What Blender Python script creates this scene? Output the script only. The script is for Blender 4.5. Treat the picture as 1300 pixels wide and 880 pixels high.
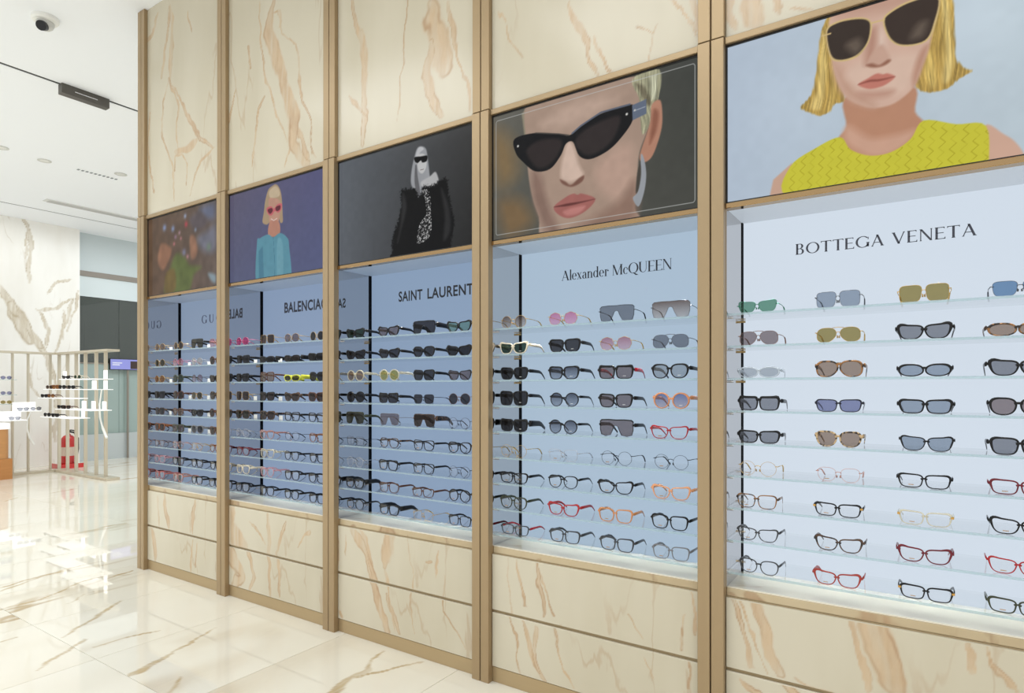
import bpy, bmesh, math, random
import numpy as np
from mathutils import Vector, Matrix
for o in list(bpy.data.objects): bpy.data.objects.remove(o)
scene = bpy.context.scene
COL = scene.collection
R = math.radians
random.seed(4)
# ------------------------------------------------------------------ camera
CAM_H = 1.29082
cd = bpy.data.cameras.new('camera'); cam = bpy.data.objects.new('camera', cd); COL.objects.link(cam)
cam.location = (0, 0, CAM_H); cam.rotation_euler = (R(90), 0, 0.5881024)
cd.sensor_width = 36; cd.lens = 781.05 / 1300 * 36; cd.shift_y = 51.485 / 1300; cd.clip_start = 0.05; cd.clip_end = 200
scene.camera = cam
# ------------------------------------------------------------------ world, lights, exposure
w = bpy.data.worlds.new('world'); scene.world = w; w.use_nodes = True
w.node_tree.nodes['Background'].inputs[0].default_value = (0.97, 0.99, 1.0, 1)
w.node_tree.nodes['Background'].inputs[1].default_value = 1.0
def area(name, loc, sx, sy, power, color=(.97, .99, 1), rot=(0, 0, 0), spread=180):
    l = bpy.data.lights.new(name, 'AREA'); l.shape = 'RECTANGLE'; l.size = sx; l.size_y = sy
    l.energy = power; l.color = color; l.spread = R(spread)
    o = bpy.data.objects.new(name, l); COL.objects.link(o); o.location = loc; o.rotation_euler = rot
    return o
for i, (x, y, p, sp) in enumerate([(-9.2, 0.6, 42, 130), (-6.6, -0.2, 40, 140), (-4.0, 0.1, 27, 160), (-1.4, 0.1, 24, 160), (1.2, 0.1, 20, 160), (-8.6, -2.4, 44, 130), (-4.2, -2.4, 22, 140), (-0.2, -2.4, 18, 140)]):
    area('ceiling_lamp', (x, y, 3.93), 1.8, 1.2, p, (.84, .93, 1) if x < -5 else (.95, .98, 1), spread=sp)
area('store_lamp', (-11.2, 3.0, 3.9), 0.5, 1.6, 6)
area('mall_lamp', (-9.6, 5.6, 3.9), 2.4, 2.4, 76, (.9, .96, 1))
vs = scene.view_settings
scene.display_settings.display_device = 'sRGB'
vs.view_transform = 'Standard'; vs.look = 'None'; vs.exposure = 0.0; vs.gamma = 1.0; vs.use_curve_mapping = False
scene.cycles.transparent_max_bounces = 32; scene.cycles.max_bounces = 8; scene.cycles.caustics_reflective = False; scene.cycles.caustics_refractive = False

# ------------------------------------------------------------------ key dimensions (metres)
JX = [-0.614868 - (4 - k) for k in range(6)]      # joint line of every post along the wall
YP, YF, YB = 2.168, 2.195, 2.43                    # post front, panel front, back of the niches
CEIL = 3.964
SHELF_Z = [1.5470 - k * 0.11217 for k in range(9)]
BAYWORD = ['blurred brown screen', 'blue cardigan screen', 'black fur coat screen', 'close-up face screen', 'yellow top screen']
PICTURES={
 5:[
  ('bg',(176,190,206),(186,200,208),(180,194,210)),
  ('poly',(196,160,140),3,[(136,-14),(150,52),(208,97),(215,-36)]),
  ('poly',(204,166,146),3,[(719,101),(762,67),(788,38),(809,-7),(809,-40),(719,-23)]),
  ('poly',(182,134,108),4,[(370,282),(368,183),(346,142),(393,71),(496,50),(576,127),(552,184),(543,266)]),
  ('poly',(200,158,136),14,[(373,182),(367,130),(446,68),(521,82),(552,126),(496,124),(433,131)]),
  ('poly',(176,146,78),3,[(326,549),(305,533),(294,497),(284,414),(269,317),(235,278),(269,249),(294,236),(322,245),(336,264),(363,267),(356,324),(346,434)]),
  ('poly',(208,182,112),6,[(305,517),(291,412),(284,321),(262,271),(291,256),(305,299),(312,398)]),
  ('poly',(194,164,92),5,[(326,402),(326,333),(312,251),(326,248),(339,321)]),
  ('poly',(178,148,80),3,[(600,542),(640,514),(649,398),(652,320),(669,286),(688,268),(657,252),(634,234),(585,234),(552,260),(558,298),(570,345),(585,397)]),
  ('poly',(212,188,120),6,[(617,522),(634,487),(640,380),(646,308),(634,255),(620,266),(626,363)]),
  ('poly',(200,172,98),5,[(585,362),(576,292),(594,245),(605,263),(597,337)]),
  ('poly',(206,172,154),4,[(319,536),(367,596),(459,668),(582,621),(608,525),(591,388),(570,316),(548,261),(500,224),(446,222),(401,245),(365,280),(341,336),(327,409)]),
  ('poly',(190,152,132),16,[(332,400),(346,327),(380,264),(446,225),(420,277),(367,352)]),
  ('poly',(212,182,164),14,[(367,352),(393,299),(426,275),(521,250),(546,301),(558,355),(496,374),(420,382)]),
  ('poly',(190,152,134),20,[(339,544),(459,519),(582,520),(582,621),(367,627)]),
  ('poly',(216,190,174),10,[(452,462),(466,465),(476,410),(473,377),(459,376),(452,410)]),
  ('poly',(180,138,120),12,[(433,468),(452,469),(450,410),(434,374),(420,365),(420,397)]),
  ('poly',(186,144,126),12,[(400,282),(452,274),(496,265),(484,251),(446,253),(413,265)]),
  ('poly',(184,142,122),8,[(549,260),(567,309),(585,376),(564,361),(546,301)]),
  ('poly',(196,160,142),6,[(429,372),(452,410),(471,411),(487,366),(474,349),(452,351)]),
  ('poly',(146,102,84),4,[(423,364),(439,365),(459,354),(481,364),(489,358),(474,349),(452,348),(433,354)]),
  ('poly',(190,120,106),3,[(401,308),(429,321),(452,329),(468,322),(481,321),(500,305),(481,290),(459,284),(429,287)]),
  ('poly',(136,76,66),3,[(401,308),(433,314),(459,309),(500,306),(462,303),(433,308)]),
  ('poly',(198,193,60),2,[(195,-12),(203,86),(280,132),(350,152),(380,106),(433,75),(490,74),(540,103),(573,152),(652,122),(722,100),(728,-18),(724,-65),(459,-68)]),
  ('zig',(160,150,36)),
  ('poly',(206,180,126),2,[(310,508),(339,529),(393,525),(429,508),(439,481),(429,432),(397,396),(346,398),(320,425)]),
  ('poly',(60,51,46),2,[(314,505),(342,523),(393,519),(426,505),(434,481),(425,434),(393,403),(348,403),(324,429)]),
  ('poly',(206,180,126),2,[(468,486),(483,511),(540,528),(611,517),(603,435),(579,389),(521,393),(485,426)]),
  ('poly',(62,52,47),2,[(473,483),(486,505),(541,522),(607,513),(598,439),(576,394),(521,398),(489,428)]),
  ('poly',(98,86,76),12,[(367,444),(393,409),(413,429),(400,456)]),
  ('poly',(98,86,76),12,[(540,412),(570,409),(582,449),(558,449)]),
  ('line',(206,180,126),4,[(438,492),(455,492),(471,491)]),
  ('line',(206,180,126),4,[(299,496),(323,496)]),
 ],
 4:[
  ('bg',(100,98,90),(62,64,60),(76,76,70)),
  ('poly',(126,106,76),50,[(5,487),(99,417),(122,278),(41,235),(-7,342)]),
  ('poly',(120,98,70),40,[(29,159),(134,161),(201,56),(76,7)]),
  ('poly',(140,132,112),4,[(148,530),(179,550),(185,445),(162,429)]),
  ('poly',(164,140,124),4,[(162,517),(190,557),(413,554),(661,547),(714,465),(723,354),(683,245),(674,137),(665,37),(656,-21),(278,-48),(234,69),(204,149),(181,266),(170,420)]),
  ('poly',(186,160,144),30,[(245,459),(413,518),(587,481),(512,448),(393,415)]),
  ('poly',(182,152,136),25,[(512,238),(643,288),(652,141),(587,84),(512,150)]),
  ('poly',(140,112,98),25,[(587,67),(661,140),(661,-4),(512,-34),(372,-24)]),
  ('poly',(134,108,96),18,[(204,262),(212,138),(278,-2),(331,-9),(278,118),(245,235)]),
  ('poly',(156,154,126),3,[(656,539),(762,543),(757,428),(736,413),(724,349),(696,314),(683,389),(679,457)]),
  ('poly',(110,104,84),6,[(665,520),(705,492),(731,427),(714,423),(687,472)]),
  ('poly',(182,182,156),4,[(723,529),(754,529),(751,438),(731,435)]),
  ('poly',(176,128,106),3,[(731,417),(764,428),(773,375),(768,310),(736,226),(701,206),(684,237),(724,349)]),
  ('poly',(140,92,74),7,[(740,399),(759,378),(749,314),(723,270),(731,343)]),
  ('poly',(150,154,160),2,[(689,239),(702,216),(710,156),(701,90),(679,40),(656,76),(677,99),(687,168)]),
  ('poly',(70,66,60),3,[(686,203),(689,160),(680,111),(668,96),(674,171)]),
  ('poly',(206,180,164),10,[(367,348),(393,347),(423,256),(443,207),(393,189),(346,207),(341,254)]),
  ('poly',(118,84,72),4,[(336,209),(362,195),(387,177),(423,197),(447,204),(438,181),(393,168),(351,186)]),
  ('poly',(158,98,92),3,[(307,99),(362,130),(398,139),(418,131),(438,132),(497,100),(453,58),(382,41),(331,62)]),
  ('poly',(98,54,52),3,[(307,99),(372,103),(423,101),(497,100),(423,94),(372,92)]),
  ('poly',(184,122,116),6,[(351,74),(403,81),(453,79),(423,54),(372,53)]),
  ('poly',(26,26,28),2,[(111,428),(212,431),(331,400),(380,383),(433,407),(521,437),(653,440),(655,378),(606,320),(550,282),(475,265),(425,289),(397,351),(364,351),(339,307),(288,262),(215,267),(157,317),(118,365)]),
  ('poly',(48,42,42),8,[(173,363),(245,394),(341,372),(331,320),(283,279),(223,282)]),
  ('poly',(50,44,44),8,[(408,357),(473,396),(597,410),(587,343),(540,297),(473,281),(428,308)]),
  ('line',(92,98,112),6,[(393,388),(433,410),(521,442),(643,443)]),
  ('line',(74,70,66),4,[(218,430),(331,400),(377,384)]),
  ('poly',(96,106,124),2,[(653,437),(710,446),(711,390),(655,378)]),
  ('line',(150,158,170),3,[(661,413),(705,418)]),
  ('dot',(228,226,220),5,[(631,408)]),
  ('dot',(228,226,220),5,[(129,393)]),
  ('dot',(200,200,196),4,[(664,415)]),
  ('border',(190,192,190)),
 ],
 3:[
  ('bg',(92,97,104),(58,58,58),(84,86,90)),
  ('poly',(150,152,156),4,[(543,482),(560,512),(588,513),(615,492),(628,429),(638,358),(645,313),(611,304),(588,260),(567,261),(530,318),(516,356),(523,418)]),
  ('poly',(96,96,99),3,[(550,458),(540,357),(557,284),(578,281),(560,379)]),
  ('poly',(186,187,190),3,[(564,508),(588,510),(598,496),(574,483),(550,432),(547,471)]),
  ('poly',(192,192,192),3,[(557,469),(588,478),(615,457),(615,407),(591,381),(564,404)]),
  ('poly',(176,176,177),4,[(581,340),(608,350),(641,359),(671,373),(687,350),(692,319),(661,302),(611,311),(584,321)]),
  ('poly',(20,20,21),5,[(452,324),(505,323),(543,316),(571,273),(599,318),(641,313),(690,322),(742,326),(758,243),(786,128),(777,56),(755,-14),(658,-102),(390,-62),(388,31),(399,108),(431,182),(452,257)]),
  ('poly',(42,42,43),9,[(707,289),(755,194),(764,83),(723,39),(731,161)]),
  ('poly',(44,44,45),9,[(461,307),(488,238),(452,127),(426,65),(452,179)]),
  ('poly',(16,16,17),2,[(540,470),(583,466),(621,461),(618,436),(591,434),(581,446),(560,438),(543,449)]),
  ('line',(90,60,60),2,[(578,401),(598,400)]),
  ('speck',(196,196,196),[(591,297),(631,290),(645,212),(641,75),(557,48),(574,135),(616,179),(608,256)]),
 ],
 2:[
  ('bg',(88,84,108),(84,84,122),(80,92,128)),
  ('poly',(168,144,114),3,[(374,490),(394,522),(429,535),(459,540),(489,521),(511,481),(521,426),(526,365),(528,309),(504,307),(484,337),(404,322),(374,314),(335,335),(348,393),(358,446)]),
  ('poly',(196,176,146),4,[(399,506),(439,527),(474,523),(499,488),(489,462),(414,466)]),
  ('poly',(188,142,122),3,[(394,454),(439,462),(499,436),(504,368),(484,307),(449,300),(404,328)]),
  ('poly',(182,128,108),3,[(409,329),(489,317),(501,246),(439,232),(389,254)]),
  ('poly',(88,142,160),3,[(280,214),(312,241),(389,253),(439,230),(501,246),(562,215),(586,159),(586,-82),(291,-72)]),
  ('poly',(72,122,144),5,[(338,191),(350,-30),(301,-57),(296,164)]),
  ('poly',(104,156,172),6,[(477,204),(526,182),(528,-16),(477,-11)]),
  ('line',(50,100,124),2,[(439,230),(449,115),(454,-40)]),
  ('poly',(196,96,104),2,[(374,411),(419,416),(444,399),(479,418),(519,415),(514,382),(484,368),(454,382),(424,362),(389,374)]),
  ('poly',(96,40,50),2,[(386,402),(424,405),(434,388),(414,373),(394,381)]),
  ('poly',(96,40,50),2,[(464,405),(504,408),(504,386),(479,378),(462,387)]),
  ('line',(236,220,214),3,[(419,341),(444,328),(474,336)]),
 ],
 1:[
  ('bg',(92,68,50),(98,84,76),(118,78,58)),
  ('poly',(92,104,52),18,[(366,259),(475,232),(545,167),(683,138),(597,96),(510,-29),(226,-5),(274,128)]),
  ('poly',(112,92,46),14,[(236,132),(348,160),(366,22),(236,-6)]),
  ('poly',(150,104,78),12,[(130,263),(178,356),(292,322),(311,271),(217,174),(155,195)]),
  ('poly',(148,106,82),12,[(545,346),(597,358),(640,278),(623,214),(563,212)]),
  ('poly',(112,112,126),30,[(649,342),(749,365),(847,387),(847,233),(749,227),(666,275)]),
  ('poly',(98,104,128),30,[(666,525),(831,535),(831,435),(716,462)]),
  ('poly',(90,80,84),20,[(545,479),(683,504),(749,411),(615,393)]),
  ('dot',(140,160,206),22,[(221,464)]),
  ('dot',(136,156,202),20,[(333,441)]),
  ('dot',(150,170,208),14,[(489,505)]),
  ('dot',(206,70,82),18,[(501,447)]),
  ('dot',(200,110,120),11,[(348,334)]),
  ('dot',(190,150,170),11,[(417,402)]),
  ('dot',(170,130,160),14,[(366,380)]),
  ('dot',(206,130,140),10,[(435,361)]),
  ('dot',(130,130,160),22,[(475,261)]),
  ('dot',(190,130,140),12,[(519,227)]),
  ('poly',(132,150,160),12,[(766,88),(847,70),(847,16),(798,39)]),
  ('dot',(110,130,110),24,[(774,261)]),
  ('dot',(150,170,200),12,[(615,393)]),
 ],
}
VEINS=[
 (1,'u',43,[(290,1384),(259,1124),(198,934)]),
 (1,'u',27,[(305,1395),(335,1132),(320,899)]),
 (1,'u',23,[(305,903),(410,733),(568,524),(666,395),(827,307)]),
 (1,'u',34,[(439,695),(568,524),(666,395)]),
 (1,'u',19,[(305,903),(213,753),(213,496),(350,244),(380,50)]),
 (1,'u',17,[(365,241),(365,336),(454,333),(540,269),(526,133)]),
 (1,'u',62,[(380,364),(526,364),(638,401)]),
 (1,'u',16,[(840,304),(666,244),(568,34)]),
 (1,'u',29,[(135,1389),(55,1252),(-27,1228)]),
 (1,'u',19,[(55,728),(-10,513),(71,135)]),
 (1,'u',17,[(503,1265),(554,1110)]),
 (1,'u',24,[(305,903),(395,690),(410,389)]),
 (2,'u',75,[(449,1027),(427,927),(405,853),(471,685),(556,514),(640,308),(640,151),(761,22)]),
 (2,'u',16,[(493,932),(535,812),(640,700),(681,557),(701,358),(780,248),(780,120),(810,25)]),
 (2,'u',14,[(327,1070),(327,851),(338,655),(449,422),(577,191)]),
 (2,'u',16,[(361,485),(293,393),(258,96)]),
 (2,'u',12,[(200,835),(223,702)]),
 (2,'u',13,[(68,619),(-19,411)]),
 (2,'u',19,[(449,947),(514,938),(514,858)]),
 (2,'u',31,[(660,225),(741,129),(780,31)]),
 (2,'u',15,[(609,158),(567,35)]),
 (3,'u',40,[(115,795),(172,539),(217,292),(195,32)]),
 (3,'u',105,[(658,606),(705,447),(741,266)]),
 (3,'u',38,[(667,430),(629,269),(723,44)]),
 (3,'u',24,[(760,570),(796,390),(849,152),(875,21)]),
 (3,'u',8,[(492,663),(482,370),(421,88)]),
 (3,'u',18,[(92,293),(217,167)]),
 (4,'u',24,[(395,348),(464,81),(504,-3)]),
 (4,'u',21,[(477,162),(556,7)]),
 (4,'u',13,[(789,211),(857,110),(907,39)]),
 (4,'u',37,[(879,190),(912,59)]),
 (4,'u',6,[(34,407),(99,294),(146,201)]),
 (4,'u',5,[(754,121),(730,15)]),
 (4,'u',4,[(670,137),(754,98)]),
 (5,'u',47,[(98,152),(82,92),(105,10)]),
 (5,'u',21,[(26,145),(18,80),(34,25)]),
 (5,'u',30,[(152,116),(174,52)]),
 (5,'u',8,[(211,55),(269,27)]),
 (5,'d',30,[(5,557),(66,435),(96,340)]),
 (5,'d',8,[(28,554),(119,400),(148,330)]),
 (5,'d',37,[(66,577),(141,452),(184,339)]),
 (5,'d',89,[(441,576),(459,467),(490,360)]),
 (5,'d',22,[(391,566),(391,458),(416,340)]),
 (5,'d',19,[(670,558),(686,489)]),
 (5,'d',10,[(713,568),(743,504),(779,440)]),
 (5,'d',23,[(44,295),(96,252),(133,210)]),
 (5,'d',34,[(177,307),(240,256),(274,206)]),
 (5,'d',6,[(219,341),(253,327),(314,329)]),
 (5,'d',51,[(513,334),(537,286),(554,236)]),
 (4,'d',7,[(76,560),(98,316),(124,82)]),
 (4,'d',9,[(124,560),(167,359)]),
 (4,'d',13,[(214,560),(243,430),(267,329)]),
 (4,'d',5,[(235,513),(296,342)]),
 (4,'d',12,[(876,560),(892,460),(898,400)]),
 (4,'d',9,[(852,464),(864,332)]),
 (4,'d',25,[(159,285),(210,175),(267,76)]),
 (4,'d',11,[(324,306),(348,194),(394,82)]),
 (4,'d',18,[(235,273),(218,177),(243,112)]),
 (4,'d',4,[(690,277),(730,198)]),
 (4,'d',4,[(635,419),(690,335)]),
 (4,'d',10,[(876,304),(879,192)]),
 (3,'d',50,[(125,560),(216,446),(275,320),(362,90)]),
 (3,'d',27,[(186,557),(246,429),(305,253)]),
 (3,'d',62,[(355,584),(355,466),(355,390)]),
 (3,'d',20,[(355,395),(376,266),(446,88)]),
 (3,'d',14,[(355,282),(397,189),(418,92)]),
 (3,'d',5,[(493,557),(527,413),(534,246),(554,112)]),
 (3,'d',10,[(676,524),(651,395)]),
 (3,'d',6,[(708,414),(726,255),(865,107)]),
 (3,'d',8,[(-1,533),(-9,336)]),
 (3,'d',8,[(63,530),(47,420)]),
 (3,'d',22,[(-1,108),(31,82)]),
 (3,'d',10,[(619,457),(645,466)]),
 (2,'d',109,[(41,562),(4,426),(154,341)]),
 (2,'d',24,[(212,503),(354,369)]),
 (2,'d',26,[(568,529),(489,355),(502,94)]),
 (2,'d',15,[(768,506),(669,382)]),
 (2,'d',82,[(4,302),(125,128),(65,65)]),
 (2,'d',28,[(395,559),(408,77)]),
 (2,'d',56,[(183,310),(270,170),(212,74)]),
 (1,'d',22,[(128,542),(171,339)]),
 (1,'d',50,[(225,551),(300,333)]),
 (1,'d',23,[(622,553),(593,317)]),
 (1,'d',54,[(61,297),(128,75)]),
 (1,'d',28,[(583,284),(563,69)]),
 (1,'d',14,[(641,282),(631,112)]),
]
WALL_VEINS=[
 (112.5,[(3533,2836),(3652,2605),(3835,2338),(4023,2049),(4174,1761),(4240,1440)]),
 (162.5,[(3652,2605),(3783,2283),(4045,1948)]),
 (50.0,[(3794,4058),(3939,3713),(3897,2948)]),
 (37.5,[(3897,3893),(3855,3319)]),
 (50.0,[(4023,2558),(4174,2213),(4153,1954)]),
 (43.75,[(4045,2535),(4262,2583),(4511,2795)]),
 (37.5,[(4511,2795),(4465,2499),(4352,2226),(4262,1830)]),
 (31.25,[(4153,2829),(4318,3033),(4488,3110)]),
 (37.5,[(4397,2558),(4352,2096)]),
 (62.5,[(4218,1698),(4285,1180),(4262,401)]),
 (43.75,[(3897,1562),(3939,1310),(4066,1118)]),
 (37.5,[(4581,2910),(4546,2574),(4420,2232)]),
]
FLOOR_VEINS=[
 (22,[(-4847,1439),(-4939,1619),(-4991,1733),(-5013,1877)]),
 (18,[(-4442,1319),(-4463,1506),(-4567,1726),(-4643,1890),(-4552,2064)]),
 (20,[(-3710,1364),(-3785,1499),(-4018,1774)]),
 (18,[(-3357,1133),(-3458,1283),(-3570,1413)]),
 (26,[(-2928,1352),(-2972,1459),(-3030,1569)]),
 (14,[(-3030,1569),(-3093,1731),(-3151,1874)]),
 (16,[(-2643,1356),(-2744,1458)]),
 (14,[(-3892,1156),(-3908,1232)]),
 (12,[(-3405,1398),(-3423,1511),(-3367,1683)]),
 (34,[(-2088,1706),(-2101,1783),(-2130,1877)]),
 (26,[(-2130,1877),(-2114,1971),(-2184,2052),(-2208,2174)]),
 (20,[(-2123,1858),(-2084,1943),(-2028,2016),(-1968,2170)]),
 (26,[(-4996,1731),(-5013,1798),(-5036,1860)]),
 (14,[(-4916,1460),(-4987,1610),(-4996,1731)]),
 (12,[(-5036,1860),(-5067,2130)]),
 (12,[(-4234,1564),(-4331,1703),(-4324,1817)]),
 (14,[(-4551,1942),(-4637,2103)]),
 (16,[(-8820,3089),(-8875,3260),(-8933,3440)]),
 (14,[(-8607,2599),(-8780,2788)]),
]
# ------------------------------------------------------------------ material helpers
def lin(c):
    return tuple((v / 255 / 12.92) if v / 255 <= .04045 else ((v / 255 + .055) / 1.055) ** 2.4 for v in c[:3])
def newmat(name):
    m = bpy.data.materials.new(name); m.use_nodes = True
    nt = m.node_tree
    for n in list(nt.nodes): nt.nodes.remove(n)
    out = nt.nodes.new('ShaderNodeOutputMaterial')
    return m, nt, out
def N(nt, t, **kw):
    n = nt.nodes.new(t)
    for k, v in kw.items():
        if k.startswith('i_'):
            key = k[2:].replace('_', ' ')
            n.inputs[int(key) if key.isdigit() else key].default_value = v
        else: setattr(n, k, v)
    return n
_mc = {}
def princ(name, col, rough=.5, metal=0., spec=.5, emit=None, estr=1., grain=0., gscale=(40, 40, 40), coat=0., trans=0.):
    key = ('p', name, tuple(col), rough, metal)
    if key in _mc: return _mc[key]
    m, nt, out = newmat(name)
    b = N(nt, 'ShaderNodeBsdfPrincipled'); nt.links.new(b.outputs[0], out.inputs[0])
    b.inputs['Base Color'].default_value = (*lin(col), 1); b.inputs['Roughness'].default_value = rough
    b.inputs['Metallic'].default_value = metal; b.inputs['Specular IOR Level'].default_value = spec
    b.inputs['Coat Weight'].default_value = coat
    if emit: b.inputs['Emission Color'].default_value = (*lin(emit), 1); b.inputs['Emission Strength'].default_value = estr
    if grain:
        tc = N(nt, 'ShaderNodeTexCoord'); mp = N(nt, 'ShaderNodeMapping'); mp.inputs['Scale'].default_value = gscale
        no = N(nt, 'ShaderNodeTexNoise'); no.inputs['Scale'].default_value = 1.; no.inputs['Detail'].default_value = 5
        mx = N(nt, 'ShaderNodeMix', data_type='RGBA'); c = lin(col)
        mx.inputs[6].default_value = (*[v * (1 - grain) for v in c], 1); mx.inputs[7].default_value = (*[min(1, v * (1 + grain)) for v in c], 1)
        L = nt.links.new
        L(tc.outputs['Object'], mp.inputs[0]); L(mp.outputs[0], no.inputs['Vector']); L(no.outputs[0], mx.inputs[0]); L(mx.outputs[2], b.inputs['Base Color'])
    _mc[key] = m
    return m
def fres(nt, ior):
    """fresnel that behaves the same on the far face of a thin sheet"""
    ge = N(nt, 'ShaderNodeNewGeometry'); mr = N(nt, 'ShaderNodeMapRange'); mr.inputs[3].default_value = ior; mr.inputs[4].default_value = 1 / ior
    nt.links.new(ge.outputs['Backfacing'], mr.inputs[0]); fr = N(nt, 'ShaderNodeFresnel'); nt.links.new(mr.outputs[0], fr.inputs[0]); return fr
def clear_mat(name, tint, gloss=.08, rough=.02, body=None, body_amt=0., gcol=(1, 1, 1)):
    """thin clear sheet: tinted transparency, a fresnel gloss and, for dark lenses, some solid colour"""
    key = ('c', name)
    if key in _mc: return _mc[key]
    m, nt, out = newmat(name); L = nt.links.new
    t = N(nt, 'ShaderNodeBsdfTransparent'); t.inputs[0].default_value = (*tint, 1)
    s = t.outputs[0]
    if body:
        d = N(nt, 'ShaderNodeBsdfDiffuse'); d.inputs[0].default_value = (*lin(body), 1)
        mx = N(nt, 'ShaderNodeMixShader'); mx.inputs[0].default_value = body_amt
        L(s, mx.inputs[1]); L(d.outputs[0], mx.inputs[2]); s = mx.outputs[0]
    g = N(nt, 'ShaderNodeBsdfGlossy'); g.inputs['Roughness'].default_value = rough; g.inputs[0].default_value = (*gcol, 1)
    fr = fres(nt, 1.0 + gloss * 5)
    mx = N(nt, 'ShaderNodeMixShader'); L(fr.outputs[0], mx.inputs[0]); L(s, mx.inputs[1]); L(g.outputs[0], mx.inputs[2])
    L(mx.outputs[0], out.inputs[0]); _mc[key] = m
    return m
def lens_mat(name, col, grad=None):
    """sunglass lens: tinted, partly see-through, optionally fading to a second tint at the bottom"""
    key = ('l', name)
    if key in _mc: return _mc[key]
    m, nt, out = newmat('lens_' + name); L = nt.links.new
    a = lin(col); b = lin(grad) if grad else a
    tc = N(nt, 'ShaderNodeTexCoord'); sp = N(nt, 'ShaderNodeSeparateXYZ'); L(tc.outputs['Generated'], sp.inputs[0])
    mx = N(nt, 'ShaderNodeMix', data_type='RGBA'); L(sp.outputs[2], mx.inputs[0])
    mx.inputs[6].default_value = (*b, 1); mx.inputs[7].default_value = (*a, 1)
    d = N(nt, 'ShaderNodeBsdfDiffuse'); t = N(nt, 'ShaderNodeBsdfTransparent')
    gm = N(nt, 'ShaderNodeGamma'); gm.inputs[1].default_value = .34; L(mx.outputs[2], gm.inputs[0])
    L(mx.outputs[2], d.inputs[0]); L(gm.outputs[0], t.inputs[0])
    m1 = N(nt, 'ShaderNodeMixShader'); m1.inputs[0].default_value = .25
    L(d.outputs[0], m1.inputs[1]) ; L(t.outputs[0], m1.inputs[2])
    m1.inputs[0].default_value = .9
    g = N(nt, 'ShaderNodeBsdfGlossy'); g.inputs['Roughness'].default_value = .04
    fr = fres(nt, 1.27)
    m2 = N(nt, 'ShaderNodeMixShader'); L(fr.outputs[0], m2.inputs[0]); L(m1.outputs[0], m2.inputs[1]); L(g.outputs[0], m2.inputs[2])
    L(m2.outputs[0], out.inputs[0]); _mc[key] = m
    return m
def spotted_mat(name, base, spot, scale=90):
    key = ('s', name)
    if key in _mc: return _mc[key]
    m, nt, out = newmat(name); L = nt.links.new
    b = N(nt, 'ShaderNodeBsdfPrincipled'); b.inputs['Roughness'].default_value = .25
    tc = N(nt, 'ShaderNodeTexCoord'); no = N(nt, 'ShaderNodeTexNoise'); no.inputs['Scale'].default_value = scale; no.inputs['Detail'].default_value = 2
    rp = N(nt, 'ShaderNodeValToRGB'); rp.color_ramp.elements[0].position = .44; rp.color_ramp.elements[1].position = .56
    rp.color_ramp.elements[0].color = (*lin(base), 1); rp.color_ramp.elements[1].color = (*lin(spot), 1)
    L(tc.outputs['Object'], no.inputs['Vector']); L(no.outputs[0], rp.inputs[0]); L(rp.outputs[0], b.inputs['Base Color']); L(b.outputs[0], out.inputs[0])
    _mc[key] = m
    return m
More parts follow.
